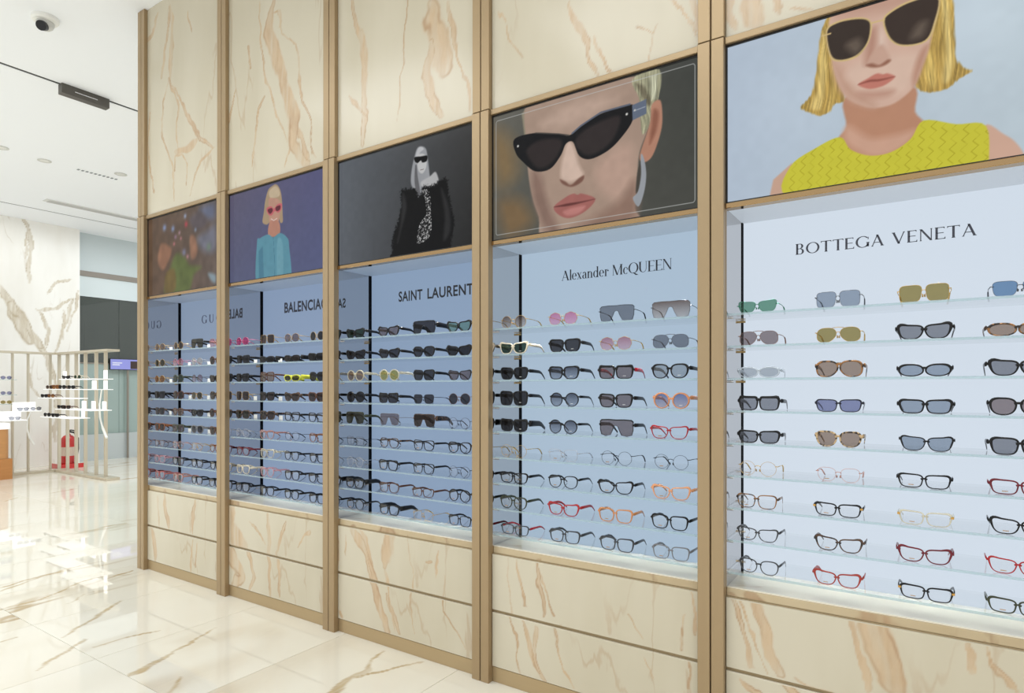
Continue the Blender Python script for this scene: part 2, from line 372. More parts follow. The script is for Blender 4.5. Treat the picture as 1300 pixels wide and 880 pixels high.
def marble_mat(name, base, base2, vein, vein_dark, rough=.22, hair=.5, stretch=(3.2, 3.2, .8), use_attr=True, rot=(0, 0, 0), rnd=False, spec=.5, wide=0., hair_w=.012):
    """cream marble: cloudy ground, hairline veins from warped noise, broad streaks where the 'vein' attribute of the slab says so"""
    m, nt, out = newmat(name); L = nt.links.new
    b = N(nt, 'ShaderNodeBsdfPrincipled'); b.inputs['Roughness'].default_value = rough; b.inputs['Specular IOR Level'].default_value = spec
    L(b.outputs[0], out.inputs[0])
    tc = N(nt, 'ShaderNodeTexCoord'); mp = N(nt, 'ShaderNodeMapping'); mp.inputs['Scale'].default_value = stretch; mp.inputs['Rotation'].default_value = rot
    vec = tc.outputs['Object']
    if rnd:
        oi = N(nt, 'ShaderNodeObjectInfo'); ml = N(nt, 'ShaderNodeMath', operation='MULTIPLY'); ml.inputs[1].default_value = 37.
        ad = N(nt, 'ShaderNodeVectorMath', operation='ADD'); L(oi.outputs['Random'], ml.inputs[0]); L(vec, ad.inputs[0]); L(ml.outputs[0], ad.inputs[1]); vec = ad.outputs[0]
    L(vec, mp.inputs[0])
    def noise(scale, detail, rough_=.55, dist=0., v=None):
        n = N(nt, 'ShaderNodeTexNoise'); n.inputs['Scale'].default_value = scale; n.inputs['Detail'].default_value = detail
        n.inputs['Roughness'].default_value = rough_; n.inputs['Distortion'].default_value = dist
        L(v or mp.outputs[0], n.inputs['Vector']); return n.outputs[0]
    def mth(op, a, bb=None):
        n = N(nt, 'ShaderNodeMath', operation=op)
        for i, x in enumerate((a, bb)):
            if x is None: continue
            if isinstance(x, (int, float)): n.inputs[i].default_value = x
            else: L(x, n.inputs[i])
        return n.outputs[0]
    def step(x, lo, hi):
        n = N(nt, 'ShaderNodeMapRange'); n.interpolation_type = 'SMOOTHSTEP'
        L(x, n.inputs[0]); n.inputs[1].default_value = lo; n.inputs[2].default_value = hi; n.inputs[3].default_value = 0; n.inputs[4].default_value = 1
        return n.outputs[0]
    def mixc(f, a, bb):
        n = N(nt, 'ShaderNodeMix', data_type='RGBA')
        if isinstance(f, float): n.inputs[0].default_value = f
        else: L(f, n.inputs[0])
        for i, x in ((6, a), (7, bb)):
            if isinstance(x, tuple): n.inputs[i].default_value = (*lin(x), 1)
            else: L(x, n.inputs[i])
        return n.outputs[2]
    ground = mixc(step(noise(.8, 3), .35, .7), base, base2)
    fine = noise(9., 6, .6, .6)
    # hairlines
    h = mth('ABSOLUTE', mth('SUBTRACT', noise(.75, 5, .5, .35), .5))
    hmask = mth('MULTIPLY', mth('SUBTRACT', 1., step(h, 0., hair_w)), step(noise(.9, 2), .5, .62))
    col = mixc(mth('MULTIPLY', hmask, hair), ground, vein_dark)
    if wide:
        wv = mth('ABSOLUTE', mth('SUBTRACT', noise(.42, 4, .5, .5), .5))
        wm = mth('MULTIPLY', mth('SUBTRACT', 1., step(wv, 0., .035)), step(noise(.55, 2, .5, 0.), .52, .64))
        col = mixc(mth('MULTIPLY', wm, wide), col, mixc(step(fine, .35, .65), vein, vein_dark))
    if use_attr:
        at = N(nt, 'ShaderNodeAttribute'); at.attribute_name = 'vein'
        sp = N(nt, 'ShaderNodeSeparateColor'); L(at.outputs['Color'], sp.inputs[0])
        vm = mth('MULTIPLY', sp.outputs[0], mth('ADD', .58, mth('MULTIPLY', fine, .5)))
        inner = mixc(step(noise(7., 5, .6, .3), .35, .7), vein, mixc(.45, vein, vein_dark))
        col = mixc(mth('MINIMUM', vm, 1.), col, inner)
        col = mixc(mth('MULTIPLY', sp.outputs[1], .75), col, vein_dark)
    L(col, b.inputs['Base Color'])
    return m
def emit_attr_mat(name, strength=1.):
    m, nt, out = newmat(name); L = nt.links.new
    at = N(nt, 'ShaderNodeAttribute'); at.attribute_name = 'picture'
    e = N(nt, 'ShaderNodeEmission'); e.inputs[1].default_value = strength; L(at.outputs['Color'], e.inputs[0])
    g = N(nt, 'ShaderNodeBsdfGlossy'); g.inputs['Roughness'].default_value = .12
    fr = N(nt, 'ShaderNodeFresnel'); fr.inputs[0].default_value = 1.18
    mx = N(nt, 'ShaderNodeMixShader'); L(fr.outputs[0], mx.inputs[0]); L(e.outputs[0], mx.inputs[1]); L(g.outputs[0], mx.inputs[2]); L(mx.outputs[0], out.inputs[0])
    return m
# ------------------------------------------------------------------ mesh builder
class MB:
    def __init__(s): s.v = []; s.f = []
    def add(s, vs, fs):
        k = len(s.v); s.v += [tuple(p) for p in vs]; s.f += [tuple(i + k for i in f) for f in fs]; return s
    def box(s, x0, x1, y0, y1, z0, z1):
        return s.add([(x0, y0, z0), (x1, y0, z0), (x1, y1, z0), (x0, y1, z0), (x0, y0, z1), (x1, y0, z1), (x1, y1, z1), (x0, y1, z1)],
                     [(0, 3, 2, 1), (4, 5, 6, 7), (0, 1, 5, 4), (1, 2, 6, 5), (2, 3, 7, 6), (3, 0, 4, 7)])
    def bbox(s, x0, x1, y0, y1, z0, z1, b=.002):
        """box whose four front (low y) edges are chamfered by b"""
        return s.add([(x0 + b, y0, z0 + b), (x1 - b, y0, z0 + b), (x1 - b, y0, z1 - b), (x0 + b, y0, z1 - b), (x0, y0 + b, z0), (x1, y0 + b, z0), (x1, y0 + b, z1), (x0, y0 + b, z1),
                      (x0, y1, z0), (x1, y1, z0), (x1, y1, z1), (x0, y1, z1)],
                     [(0, 1, 2, 3), (4, 5, 1, 0), (5, 6, 2, 1), (6, 7, 3, 2), (7, 4, 0, 3), (5, 4, 8, 9), (6, 5, 9, 10), (7, 6, 10, 11), (4, 7, 11, 8), (9, 8, 11, 10)])
    def tube(s, pts, r, n=6, cap=True, flat=None):
        """swept tube; r a number or list; flat=(a,b) scales the section sideways / upright"""
        pts = [Vector(p) for p in pts]; m = len(pts); rs = r if isinstance(r, (list, tuple)) else [r] * m
        rings = []
        for i, p in enumerate(pts):
            t = (pts[min(i + 1, m - 1)] - pts[max(i - 1, 0)]).normalized()
            up = Vector((0, 0, 1)) if abs(t.z) < .9 else Vector((0, 1, 0))
            a = t.cross(up).normalized(); b = a.cross(t).normalized()
            fa, fb = flat if flat else (1, 1)
            rings.append([p + a * math.cos(2 * math.pi * (k + .5) / n) * rs[i] * fa + b * math.sin(2 * math.pi * (k + .5) / n) * rs[i] * fb for k in range(n)])
        vs = [q for rg in rings for q in rg]
        fs = [(i * n + k, i * n + (k + 1) % n, (i + 1) * n + (k + 1) % n, (i + 1) * n + k) for i in range(m - 1) for k in range(n)]
        if cap: fs += [tuple(range(n))[::-1], tuple((m - 1) * n + k for k in range(n))]
        return s.add(vs, fs)
    def lathe(s, prof, c, n=24):
        vs = [(c[0] + r * math.cos(2 * math.pi * k / n), c[1] + r * math.sin(2 * math.pi * k / n), c[2] + z) for r, z in prof for k in range(n)]
        m = len(prof)
        fs = [(i * n + k, i * n + (k + 1) % n, (i + 1) * n + (k + 1) % n, (i + 1) * n + k) for i in range(m - 1) for k in range(n)]
        fs += [tuple(range(n))[::-1], tuple((m - 1) * n + k for k in range(n))]
        return s.add(vs, fs)
    def prism(s, poly, y0, y1):
        """polygon in the x-z plane made solid between y0 and y1"""
        n = len(poly)
        vs = [(x, y0, z) for x, z in poly] + [(x, y1, z) for x, z in poly]
        fs = [tuple(range(n)), tuple(range(2 * n - 1, n - 1, -1))] + [(k + n, (k + 1) % n + n, (k + 1) % n, k) for k in range(n)]
        return s.add(vs, fs)
    def mesh(s, name, smooth=False):
        me = bpy.data.meshes.new(name); me.from_pydata(s.v, [], s.f); me.update()
        if smooth: me.polygons.foreach_set('use_smooth', [True] * len(me.polygons))
        return me
def put(name, me, m=None, parent=None, loc=None, local_mat=False):
    if isinstance(me, MB): me = me.mesh(name)
    o = bpy.data.objects.new(name, me); COL.objects.link(o)
    if m is not None:
        if not me.materials: me.materials.append(m)
        if local_mat: o.material_slots[0].link = 'OBJECT'
        if local_mat or me.materials[0] != m:
            o.material_slots[0].link = 'OBJECT'; o.material_slots[0].material = m
    if parent is not None: o.parent = parent
    if loc is not None: o.location = loc
    return o
def thing(name, label, cat, loc=(0, 0, 0), group=None):
    o = bpy.data.objects.new(name, None); COL.objects.link(o); o.location = loc; o.empty_display_size = .1
    o['label'] = label; o['category'] = cat
    if group: o['group'] = group
    return o
def tag(o, label, cat, group=None):
    o['label'] = label; o['category'] = cat
    if group: o['group'] = group
    return o
def structure(o): o['kind'] = 'structure'; return o
def part(name, mb, m, parent, label=None):
    """mesh given in world coordinates, hung under a thing that stands at its own base"""
    o = put(name, mb, m, parent); p = parent; off = Vector((0, 0, 0))
    while p is not None: off += p.location; p = p.parent
    if off.length: o.data.transform(Matrix.Translation(-off))
    if label: o['label'] = label
    return o
def smooth_closed(pts, per=6):
    """closed Catmull-Rom through the points"""
    P = np.array(pts, float); n = len(P); out = []
    for i in range(n):
        p0, p1, p2, p3 = P[i - 1], P[i], P[(i + 1) % n], P[(i + 2) % n]
        for k in range(per):
            t = k / per
            out.append(.5 * ((2 * p1) + (-p0 + p2) * t + (2 * p0 - 5 * p1 + 4 * p2 - p3) * t * t + (-p0 + 3 * p1 - 3 * p2 + p3) * t ** 3))
    return np.array(out)
def seg_dist(X, Z, pts):
    d = np.full(X.shape, 1e9)
    for (x0, z0), (x1, z1) in zip(pts[:-1], pts[1:]):
        dx, dz = x1 - x0, z1 - z0; L2 = max(dx * dx + dz * dz, 1e-9)
        t = np.clip(((X - x0) * dx + (Z - z0) * dz) / L2, 0, 1)
        d = np.minimum(d, np.hypot(X - x0 - t * dx, Z - z0 - t * dz))
    return d
def inside(X, Z, pts):
    c = np.zeros(X.shape, bool); n = len(pts)
    for i in range(n):
        x0, z0 = pts[i]; x1, z1 = pts[(i + 1) % n]
        if z0 == z1: continue
        c ^= ((z0 > Z) != (z1 > Z)) & (X < (x1 - x0) * (Z - z0) / (z1 - z0) + x0)
    return c
def attr(me, name, rgb):
    a = me.color_attributes.new(name, 'FLOAT_COLOR', 'POINT')
    col = np.ones((len(me.vertices), 4), np.float32); col[:, :rgb.shape[1]] = rgb
    a.data.foreach_set('color', col.ravel())
def vnoise(x, y, seed):
    """smooth value noise on numpy arrays, 0..1"""
    rng = np.random.default_rng(seed); T = rng.random((64, 64))
    xi = np.floor(x).astype(int); yi = np.floor(y).astype(int); fx = x - xi; fy = y - yi
    fx = fx * fx * (3 - 2 * fx); fy = fy * fy * (3 - 2 * fy)
    g = lambda a, b: T[a % 64, b % 64]
    return (g(xi, yi) * (1 - fx) + g(xi + 1, yi) * fx) * (1 - fy) + (g(xi, yi + 1) * (1 - fx) + g(xi + 1, yi + 1) * fx) * fy
def vein_field(U, Z, veins, seed):
    """body, dark edge and hairline masks of stone veins that run along the given lines (mm); U, Z in metres"""
    wu = U * 1000 + 46 * (vnoise(U * 7, Z * 5, seed) - .5) + 22 * (vnoise(U * 24, Z * 15, seed + 1) - .5) + 9 * (vnoise(U * 70, Z * 42, seed + 2) - .5)
    wz = Z * 1000 + 40 * (vnoise(U * 8, Z * 6, seed + 3) - .5)
    body = np.zeros(U.shape); edge = np.zeros(U.shape)
    for k, (wd, pts) in enumerate(veins):
        P = np.array(pts, float); seg = np.hypot(*(P[1:] - P[:-1]).T); tot = seg.sum()
        d = np.full(U.shape, 1e9); tt = np.zeros(U.shape); s0 = 0
        for (x0, z0), (x1, z1), ln in zip(P[:-1], P[1:], seg):
            dx, dz = x1 - x0, z1 - z0
            t = np.clip(((wu - x0) * dx + (wz - z0) * dz) / max(ln * ln, 1e-6), 0, 1)
            dd = np.hypot(wu - x0 - t * dx, wz - z0 - t * dz); m = dd < d
            d = np.where(m, dd, d); tt = np.where(m, (s0 + t * ln) / tot, tt); s0 += ln
        taper = np.clip(np.minimum(tt, 1 - tt) * 5 + .25, 0, 1)
        hw = .5 * wd * (.45 + 1.1 * vnoise(U * 9 + 5 * k, Z * 4, seed + 11)) * (.4 + .6 * taper)
        hw = np.maximum(hw, 2.2)
        soft = np.maximum(hw * .55, 2.5)
        streak = .42 + .95 * vnoise(U * 60 + 3 * vnoise(U * 6, Z * 5, seed), Z * 5.5, seed + 21 + k)
        a = np.clip((hw + soft * .5 - d) / soft, 0, 1); a = a * a * (3 - 2 * a)
        body = np.maximum(body, a * np.clip(streak, 0, 1) * (.55 + .45 * taper))
        e = np.exp(-((d - hw * .85) / max(2.6, .07 * wd)) ** 2) * np.clip(2.2 * vnoise(U * 11, Z * 8, seed + 31 + k) - .75, 0, 1)
        edge = np.maximum(edge, e)
    return body, edge
def slab(name, u0, u1, z0, z1, depth, step, veins, axis='x', front=0., seed=0, bev=.0015):
    """stone slab with a fine front face that carries the painted vein masks (veins: [(width_mm, [(u_mm, z_mm)...])] )"""
    nu = max(2, int(round((u1 - u0) / step)) + 1); nz = max(2, int(round((z1 - z0) / step)) + 1)
    U, Z = np.meshgrid(np.linspace(u0 + bev, u1 - bev, nu), np.linspace(z0 + bev, z1 - bev, nz))
    body, edge = vein_field(U, Z, veins, int(seed * 7) % 1000) if veins else (np.zeros(U.shape),) * 2
    n = nu * nz
    ii = (np.arange(nz - 1)[:, None] * nu + np.arange(nu - 1)[None]).ravel()
    vs = np.stack([U.ravel(), np.full(n, front), Z.ravel()], 1).tolist()
    fs = np.stack([ii, ii + 1, ii + nu + 1, ii + nu], 1).tolist()
    def ringloop(y, g):
        b = len(vs)
        for u, z in ((u0 + g, z0 + g), (u1 - g, z0 + g), (u1 - g, z1 - g), (u0 + g, z1 - g)): vs.append((u, y, z))
        return b
    a = ringloop(front, bev); b = ringloop(front + bev, 0); c = ringloop(front + depth, 0)
    for p, q in ((a, b), (b, c)):
        for k in range(4): fs.append((q + k, q + (k + 1) % 4, p + (k + 1) % 4, p + k))
    fs.append((c + 3, c + 2, c + 1, c))
    if axis == 'y': vs = [(-y, u, z) for u, y, z in vs]
    if axis == 'z': vs = [(u, z, -y) for u, y, z in vs]
    me = bpy.data.meshes.new(name); me.from_pydata(vs, [], fs); me.update()
    full = np.zeros((len(vs), 3)); full[:n, 0] = body.ravel(); full[:n, 1] = edge.ravel()
    attr(me, 'vein', full)
    return me
# ------------------------------------------------------------------ eyewear
FRAME = {  # name: (rgb, finish, words)
 'black': ((15, 15, 17), 'P', 'black'), 'navy': ((30, 32, 46), 'P', 'navy'), 'char': ((62, 64, 68), 'P', 'charcoal'), 'grey': ((120, 120, 124), 'P', 'grey'),
 'tort': (((34, 24, 18), (150, 104, 58), 55), 'S', 'tortoiseshell'), 'spot': (((40, 28, 22), (200, 170, 128), 95), 'S', 'speckled'), 'dtort': (((30, 24, 22), (84, 58, 42), 60), 'S', 'dark tortoiseshell'),
 'burg': ((112, 36, 46), 'P', 'burgundy'), 'red': ((172, 38, 42), 'P', 'red'), 'rust': ((164, 62, 54), 'P', 'rust-red'), 'orange': ((212, 142, 100), 'P', 'orange'), 'peach': ((226, 160, 118), 'P', 'peach'), 'tan': ((206, 140, 92), 'P', 'tan'),
 'cream': ((226, 214, 192), 'P', 'cream'), 'crystal': ((200, 212, 224), 'C', 'crystal'), 'champ': ((232, 222, 190), 'C', 'champagne'), 'olive': ((58, 62, 44), 'P', 'olive'), 'yellow': ((206, 208, 66), 'P', 'yellow'),
 'brown': ((88, 54, 38), 'P', 'brown'), 'amber': ((128, 76, 42), 'P', 'amber'), 'pinkp': ((230, 160, 170), 'C', 'pink'), 'rose': ((178, 128, 120), 'P', 'rose'), 'redpink': ((176, 98, 96), 'P', 'coral'),
 'gold': ((206, 170, 104), 'M', 'gold'), 'silver': ((196, 196, 200), 'M', 'silver'), 'gun': ((92, 94, 100), 'M', 'gunmetal'), 'green': ((52, 128, 100), 'M', 'green'), 'bronze': ((128, 88, 66), 'M', 'bronze'), 'wire': ((30, 30, 34), 'M', 'black wire'), 'pinkm': ((226, 130, 160), 'M', 'pink'), 'rosem': ((206, 150, 134), 'M', 'rose-gold'),
}
LENS = {  # name: (rgb, second rgb or None, word)
 'green': ((92, 142, 118), None, 'green'), 'blueg': ((142, 154, 170), None, 'blue-grey'), 'olive': ((150, 132, 74), None, 'olive'), 'blue': ((100, 134, 172), None, 'blue'), 'taupe': ((130, 116, 118), None, 'taupe'),
 'grey': ((126, 128, 136), None, 'grey'), 'brown': ((150, 126, 110), None, 'brown'), 'lgrey': ((172, 178, 184), None, 'pale'), 'violet': ((122, 126, 164), None, 'violet'), 'dark': ((40, 38, 40), None, 'dark'), 'dgrey': ((56, 54, 57), None, 'smoky'),
 'grad': ((70, 72, 84), (160, 166, 180), 'fading'), 'browng': ((122, 96, 84), (206, 196, 190), 'brown'), 'pink': ((222, 124, 164), (236, 180, 206), 'pink'), 'roseg': ((190, 122, 136), (224, 190, 202), 'rose'), 'blueo': ((108, 122, 170), (200, 184, 190), 'blue'),
 'dgreen': ((42, 62, 50), None, 'dark-green'), 'teal': ((130, 164, 154), None, 'teal'), 'dolive': ((66, 62, 46), None, 'dark-olive'), 'dbrown': ((66, 50, 42), None, 'dark-brown'), 'yellow': ((178, 168, 90), None, 'yellow'), 'amber': ((160, 100, 50), None, 'amber'), 'mauve': ((128, 104, 118), (190, 180, 190), 'mauve'), 'hot': ((222, 70, 130), None, 'pink'), 'pale': ((214, 206, 196), None, 'pale'),
}
#        a      b     n    cat  taper inner  words
SHAPE = {
 'rect': (.0278, .0180, 3.8, .10, .12, 0, 'rectangular'), 'sq': (.0272, .0215, 3.6, .08, .11, .05, 'square'), 'cat': (.0282, .0188, 3.1, .48, .17, .08, 'cat-eye'), 'oval': (.0290, .0155, 2.2, .10, .02, 0, 'oval'),
 'rnd': (.0255, .0245, 2.0, 0, 0, 0, 'round'), 'pan': (.0265, .0220, 2.5, .10, .10, .06, 'rounded'), 'avi': (.0290, .0235, 2.6, .02, .02, .30, 'aviator'), 'geo': (.0285, .0250, 2.0, 0, .03, 0, 'geometric'),
 'flt': (.0280, .0205, 4.2, .04, .06, .05, 'flat-top'), 'big': (.0290, .0258, 4.4, .03, .03, .18, 'oversized'), 'shd': (.0, .0, 0, 0, 0, 0, 'shield'),
}
EYE = {5: '''cat M green green|big M gun blueg|big M gold olive|sq M gun blue
avi M bronze taupe|avi M gold olive|cat P black grey|oval P tort brown
oval P crystal lgrey|avi P tort brown|oval P black blueg|cat P black grey
flt P black grey|rect p navy violet|rect P black blueg|pan P black taupe
rect P black grey|pan P spot brown|cat p black blueg|sq P black grey
rnd M gold clear|pan M rosem clear|rect P black clear|rect P burg clear
sq p tort clear|rect P black clear H|rect P champ clear H|cat P black clear
cat p char clear|cat P dtort clear|cat P burg clear|cat p red clear
pan p char clear|cat P rust clear|rect P black clear H|rect P olive clear''',
4: '''rnd M gold browng|geo M gold pink|shd M wire grey|shd M gun browng
cat P cream dgreen|sq P black dgrey|geo M gold roseg|avi M gun grey
sq P black dark|sq P black grad|flt P black taupe T|pan P black lgrey
big P black dark|rnd p black grad|sq P black taupe|rnd P orange blueo
flt P black dark W|rnd p black grad|shd P black taupe|cat p red clear
rnd M gold clear|sq M silver clear|rnd M wire clear|rnd M wire clear
rect P black clear|pan p black clear|cat P black clear|cat P peach clear
pan P olive clear|cat P red clear|sq P tan clear|sq P black clear
rect p char clear T|sq P char clear|sq P char clear|sq p grey clear''',
3: '''cat P black dgreen|cat P black taupe|shd P black dgrey W|cat P black teal
cat P black dark|cat P black dgrey|pan P black dgrey|cat P black dark
rnd P champ brown|rnd P champ yellow|sq P black dgrey|cat p black taupe
rnd P black dark|flt P black dgrey|sq M wire dgrey|rnd M bronze dgrey
shd P olive dolive|shd M grey taupe|shd P dtort dbrown W|rnd M wire clear
sq M wire clear|pan p dtort clear|sq p black clear|pan P black clear
rnd M silver clear|sq P black clear|sq p black clear|rnd M wire clear
sq P black clear W|sq p brown clear|rect p brown clear|rnd P black clear
rnd p black clear|sq P black clear W|sq M gold clear|sq p black clear''',
2: '''geo M pinkm hot|big M gold dbrown|geo M gold taupe|rnd M gold dark
sq P black dark|oval P black dark W|oval P black dbrown W|rect P black dark W
sq P black dark|big p brown brown|oval P yellow dolive W|pan P black dark
big M gold dbrown|sq P black dbrown|cat P dtort dbrown|sq P brown dbrown
sq P dtort dolive|sq P dtort dbrown|sq P black clear|sq P black clear
geo M silver clear|pan p rose clear|geo M wire clear|pan p amber clear
pan p burg clear|sq P champ clear|pan p black clear|pan P black clear
sq P cream clear|rnd P pinkp clear|sq P black clear|pan P black clear
sq P black clear|sq P black clear|pan P black clear|sq P black clear''',
1: '''geo M gold brown|rnd M gold dbrown|shd P black dolive|big M rosem roseg
rnd M gold dolive|geo M pinkm roseg|geo M silver pale|rnd p brown dbrown
geo M gold amber|rnd p olive dgreen|rnd M gun mauve|rect P black dbrown
sq P black dark|rnd p brown dbrown|pan M gold dolive|pan P dtort dbrown
sq p dtort dark|pan p brown brown|rect P black dark|rnd p brown dbrown
sq P amber dbrown|sq P olive taupe|pan P grey dgrey|sq P brown dbrown
pan M bronze clear|geo M rosem clear|geo M gold clear|pan p amber clear
sq p pinkp clear|sq P black clear|sq P black clear|sq P black clear
pan P redpink clear|pan P rose clear|sq P black clear|sq P black clear'''}
ORD = ['first', 'second', 'third', 'fourth', 'fifth', 'sixth', 'seventh', 'eighth', 'lowest']
_gm = {}
def rim_points(shape, style):
    a, b, n, cat, tap, inn, _ = SHAPE[shape]
    wt, wb, ws, ce = {'P': (.0050, .0032, .0042, .0042), 'p': (.0034, .0024, .0028, .0020), 'q': (.0042, .0029, .0034, .0034), 'M': (.0011, .0010, .0010, 0)}[style]
    k = 28; th = np.arange(k) * 2 * math.pi / k + .5 * 2 * math.pi / k
    c, s = np.cos(th), np.sin(th)
    if shape == 'geo':
        q = np.cos(math.pi / 8) / np.cos((th % (math.pi / 4)) - math.pi / 8); x, z = a * c * q, b * s * q
    else:
        x = a * np.sign(c) * np.abs(c) ** (2 / n); z = b * np.sign(s) * np.abs(s) ** (2 / n)
    up = np.clip((z / b + 1) / 2, 0, 1); xo = np.clip(x / a, 0, 1)
    x = x * (1 + tap * z / b)
    x = np.where((x < 0) & (z < 0), x * (1 - inn * np.clip(-z / b, 0, 1)), x)
    if shape == 'avi': x = np.where(z < 0, x + .10 * a * np.clip(-z / b, 0, 1), x)
    z = z + cat * b * up * xo ** 1.6
    if shape == 'flt': z = np.minimum(z, .92 * b)
    I = np.stack([x, z], 1)
    d = np.roll(I, -1, 0) - np.roll(I, 1, 0); nrm = np.stack([d[:, 1], -d[:, 0]], 1); nrm /= np.linalg.norm(nrm, axis=1)[:, None]
    wv = wb + (wt - wb) * up + (ws - wb) * np.abs(nrm[:, 0]) * .6 + ce * up ** 2 * xo ** 2 * (1 + 2 * cat)
    if shape in ('flt',): wv = wv + .003 * (up > .9)
    O = I + nrm * wv[:, None]
    return I, O
def wrap(x): return 1.1 * x * x
def eyewear_meshes(shape, style, wide):
    key = (shape, style, wide)
    if key in _gm: return _gm[key]
    t = {'P': .0044, 'p': .0034, 'q': .0040, 'M': .0018}[style]
    fr = MB(); lenses = []; CX = .0345
    if shape == 'shd':
        half = [(0, .028), (.030, .0292), (.060, .0278), (.0675, .021), (.0665, -.006), (.061, -.0245), (.042, -.029), (.022, -.0255), (.013, -.008), (.007, .006), (0, .009)]
        P = half + [(-x, z) for x, z in half[-2:0:-1]]; P = P[::-1]
        I = np.array(P); O = I.copy(); c = np.array([0, 0.])
        dz = (I[:, 1] + .025) / .05
        O = I + np.stack([np.sign(I[:, 0]) * .0012, np.where(I[:, 1] > .014, {'P': .0042, 'q': .0038, 'p': .003, 'M': .0016}[style], np.where(np.abs(I[:, 0]) < .02, 0.0008, -.0012))], 1)
        rims = [(I, O, 0)]
    else:
        I, O = rim_points(shape, style)
        rims = [(I + [CX, 0], O + [CX, 0], 1), ((I * [-1, 1] - [CX, 0])[::-1], (O * [-1, 1] - [CX, 0])[::-1], -1)]
    zb = -min(o[:, 1].min() for _, o, _ in rims)
    for I, O, sgn in rims:
        k = len(I); vs = []
        for (ix, iz), (ox, oz) in zip(I, O):
            for f, y in ((0, -.25), (.3, -.5), (.75, -.5), (1, -.15), (1, .5), (0, .5)):
                x = ix + (ox - ix) * f; z = iz + (oz - iz) * f
                vs.append((x, wrap(x) + y * t, z + zb))
        fs = [(i * 6 + j, i * 6 + (j + 1) % 6, ((i + 1) % k) * 6 + (j + 1) % 6, ((i + 1) % k) * 6 + j) for i in range(k) for j in range(6)]
        fr.add(vs, fs)
        lm = MB(); c = I.mean(0)
        for sy, flip in ((-.0006, 1), (.0006, -1)):
            v = [(x, wrap(x) + sy, z + zb) for x, z in I * 1.0]
            if shape == 'shd':
                v2 = v; lm.add(v2, [tuple(range(k))[::flip]])
            else:
                lm.add(v + [(c[0], wrap(c[0]) + sy, c[1] + zb)], [(i, (i + 1) % k, k)[::flip] for i in range(k)])
        lenses.append(lm.mesh('lens'))
    a, b = (SHAPE[shape][0], SHAPE[shape][1]) if shape != 'shd' else (.033, .026)
    xo = max(o[:, 0].max() for _, o, _ in rims)
    if shape != 'shd':
        g = CX - a
        if style == 'M':
            zz = zb + .25 * b; fr.tube([(-g - .001, wrap(g), zz), (-g * .5, -.001, zz + .0035), (g * .5, -.001, zz + .0035), (g + .001, wrap(g), zz)], .0011, 6)
            if shape == 'avi': fr.tube([(-g - .012, wrap(.02) - .0005, zb + b * .98), (0, -.0015, zb + b * 1.06), (g + .012, wrap(.02) - .0005, zb + b * .98)], .0010, 6)
            for s in (-1, 1): fr.tube([(s * (g - .0005), .001, zb - .05 * b), (s * (g - .003), .006, zb - .18 * b), (s * (g - .0025), .0065, zb - .45 * b)], [.0006, .0022, .0024], 5)
        else:
            r = .0040 if style == 'P' else .0028
            zz = zb + (.45 * b if shape in ('rect', 'sq', 'oval', 'cat', 'pan') else .30 * b)
            if shape in ('flt', 'avi', 'big'): zz = zb + .70 * b; r = .0052
            fr.tube([(-g - .002, wrap(g), zz - .0012), (-g * .45, .0002, zz + .0006), (g * .45, .0002, zz + .0006), (g + .002, wrap(g), zz - .0012)], r, 8, flat=(.55, 1.0))
    # end pieces and hinge height
    cat = SHAPE[shape][3]
    zh = zb + b * (.48 + .55 * cat) if style != 'M' else zb + b * .40
    xh = xo + (.0015 if style != 'M' else .004)
    th = {'P': .0085, 'q': .0072, 'p': .0062, 'M': .0022}[style]
    for s in (-1, 1):
        x0, x1 = sorted((s * (xo - .004), s * (xh + .0012)))
        fr.box(x0, x1, wrap(xo) - t * .45, wrap(xo) + .007, zh - th * .42, zh + th * .42)
    frame = fr.mesh('frame', True)
    temples = []
    for s in (-1, 1):
        tm = MB(); y0 = wrap(xo) + .005; r0 = {'P': .0074, 'q': .0060, 'p': .0052, 'M': .0014}[style] * (1.75 if wide else 1)
        if style == 'M':
            tm.tube([(s * xh, y0, zh), (s * (xh + .001), .050, zh - .001), (s * (xh - .002), .098, zh - .004)], .0012, 6)
            tm.tube([(s * (xh - .0015), .090, zh - .0035), (s * (xh - .003), .108, zh - .008), (s * (xh - .005), .125, zh * .45), (s * (xh - .008), .140, .0028)], [.0017, .0024, .0026, .0024], 6)
        else:
            rr = [r0, r0 * .95, r0 * .85, r0 * .72, r0 * .62, r0 * .50]
            tm.tube([(s * xh, y0, zh), (s * (xh + .0012), .040, zh - .0008), (s * (xh + .0005), .085, zh - .003), (s * (xh - .002), .106, zh - .0085), (s * (xh - .005), .124, zh * .45), (s * (xh - .008), .141, rr[-1] + .0002)], rr, 6, flat=(.34 if not wide else .22, .98))
        temples.append(tm.mesh('temple', True))
    _gm[key] = (frame, lenses, temples, zb, zh, xh, a, b, CX)
    return _gm[key]
_fm = {}
def frame_mat(code):
    if code in _fm: return _fm[code]
    c, fin, _ = FRAME[code]
    if fin == 'S': m = spotted_mat('acetate_' + code, c[0], c[1], c[2])
    elif fin == 'M': m = princ('wire_' + code, c, .28, .85)
    elif fin == 'C': m = clear_mat('acetate_' + code, (.9, .9, .9), .1, .1, c, .45)
    else: m = princ('acetate_' + code, c, .28, spec=.32)
    _fm[code] = m; return m
CLEARLENS = clear_mat('clear_lens', (.985, .985, .99), .06, .01)
DEMO = princ('demo_print', (176, 128, 60), .4); TAG_GLINT_W = princ('white_card_glint', (240, 240, 238), .6); HINGE = princ('gold_hinge', (206, 160, 84), .25, .9)
RED_T = princ('acetate_temple_red', (168, 30, 44), .22)
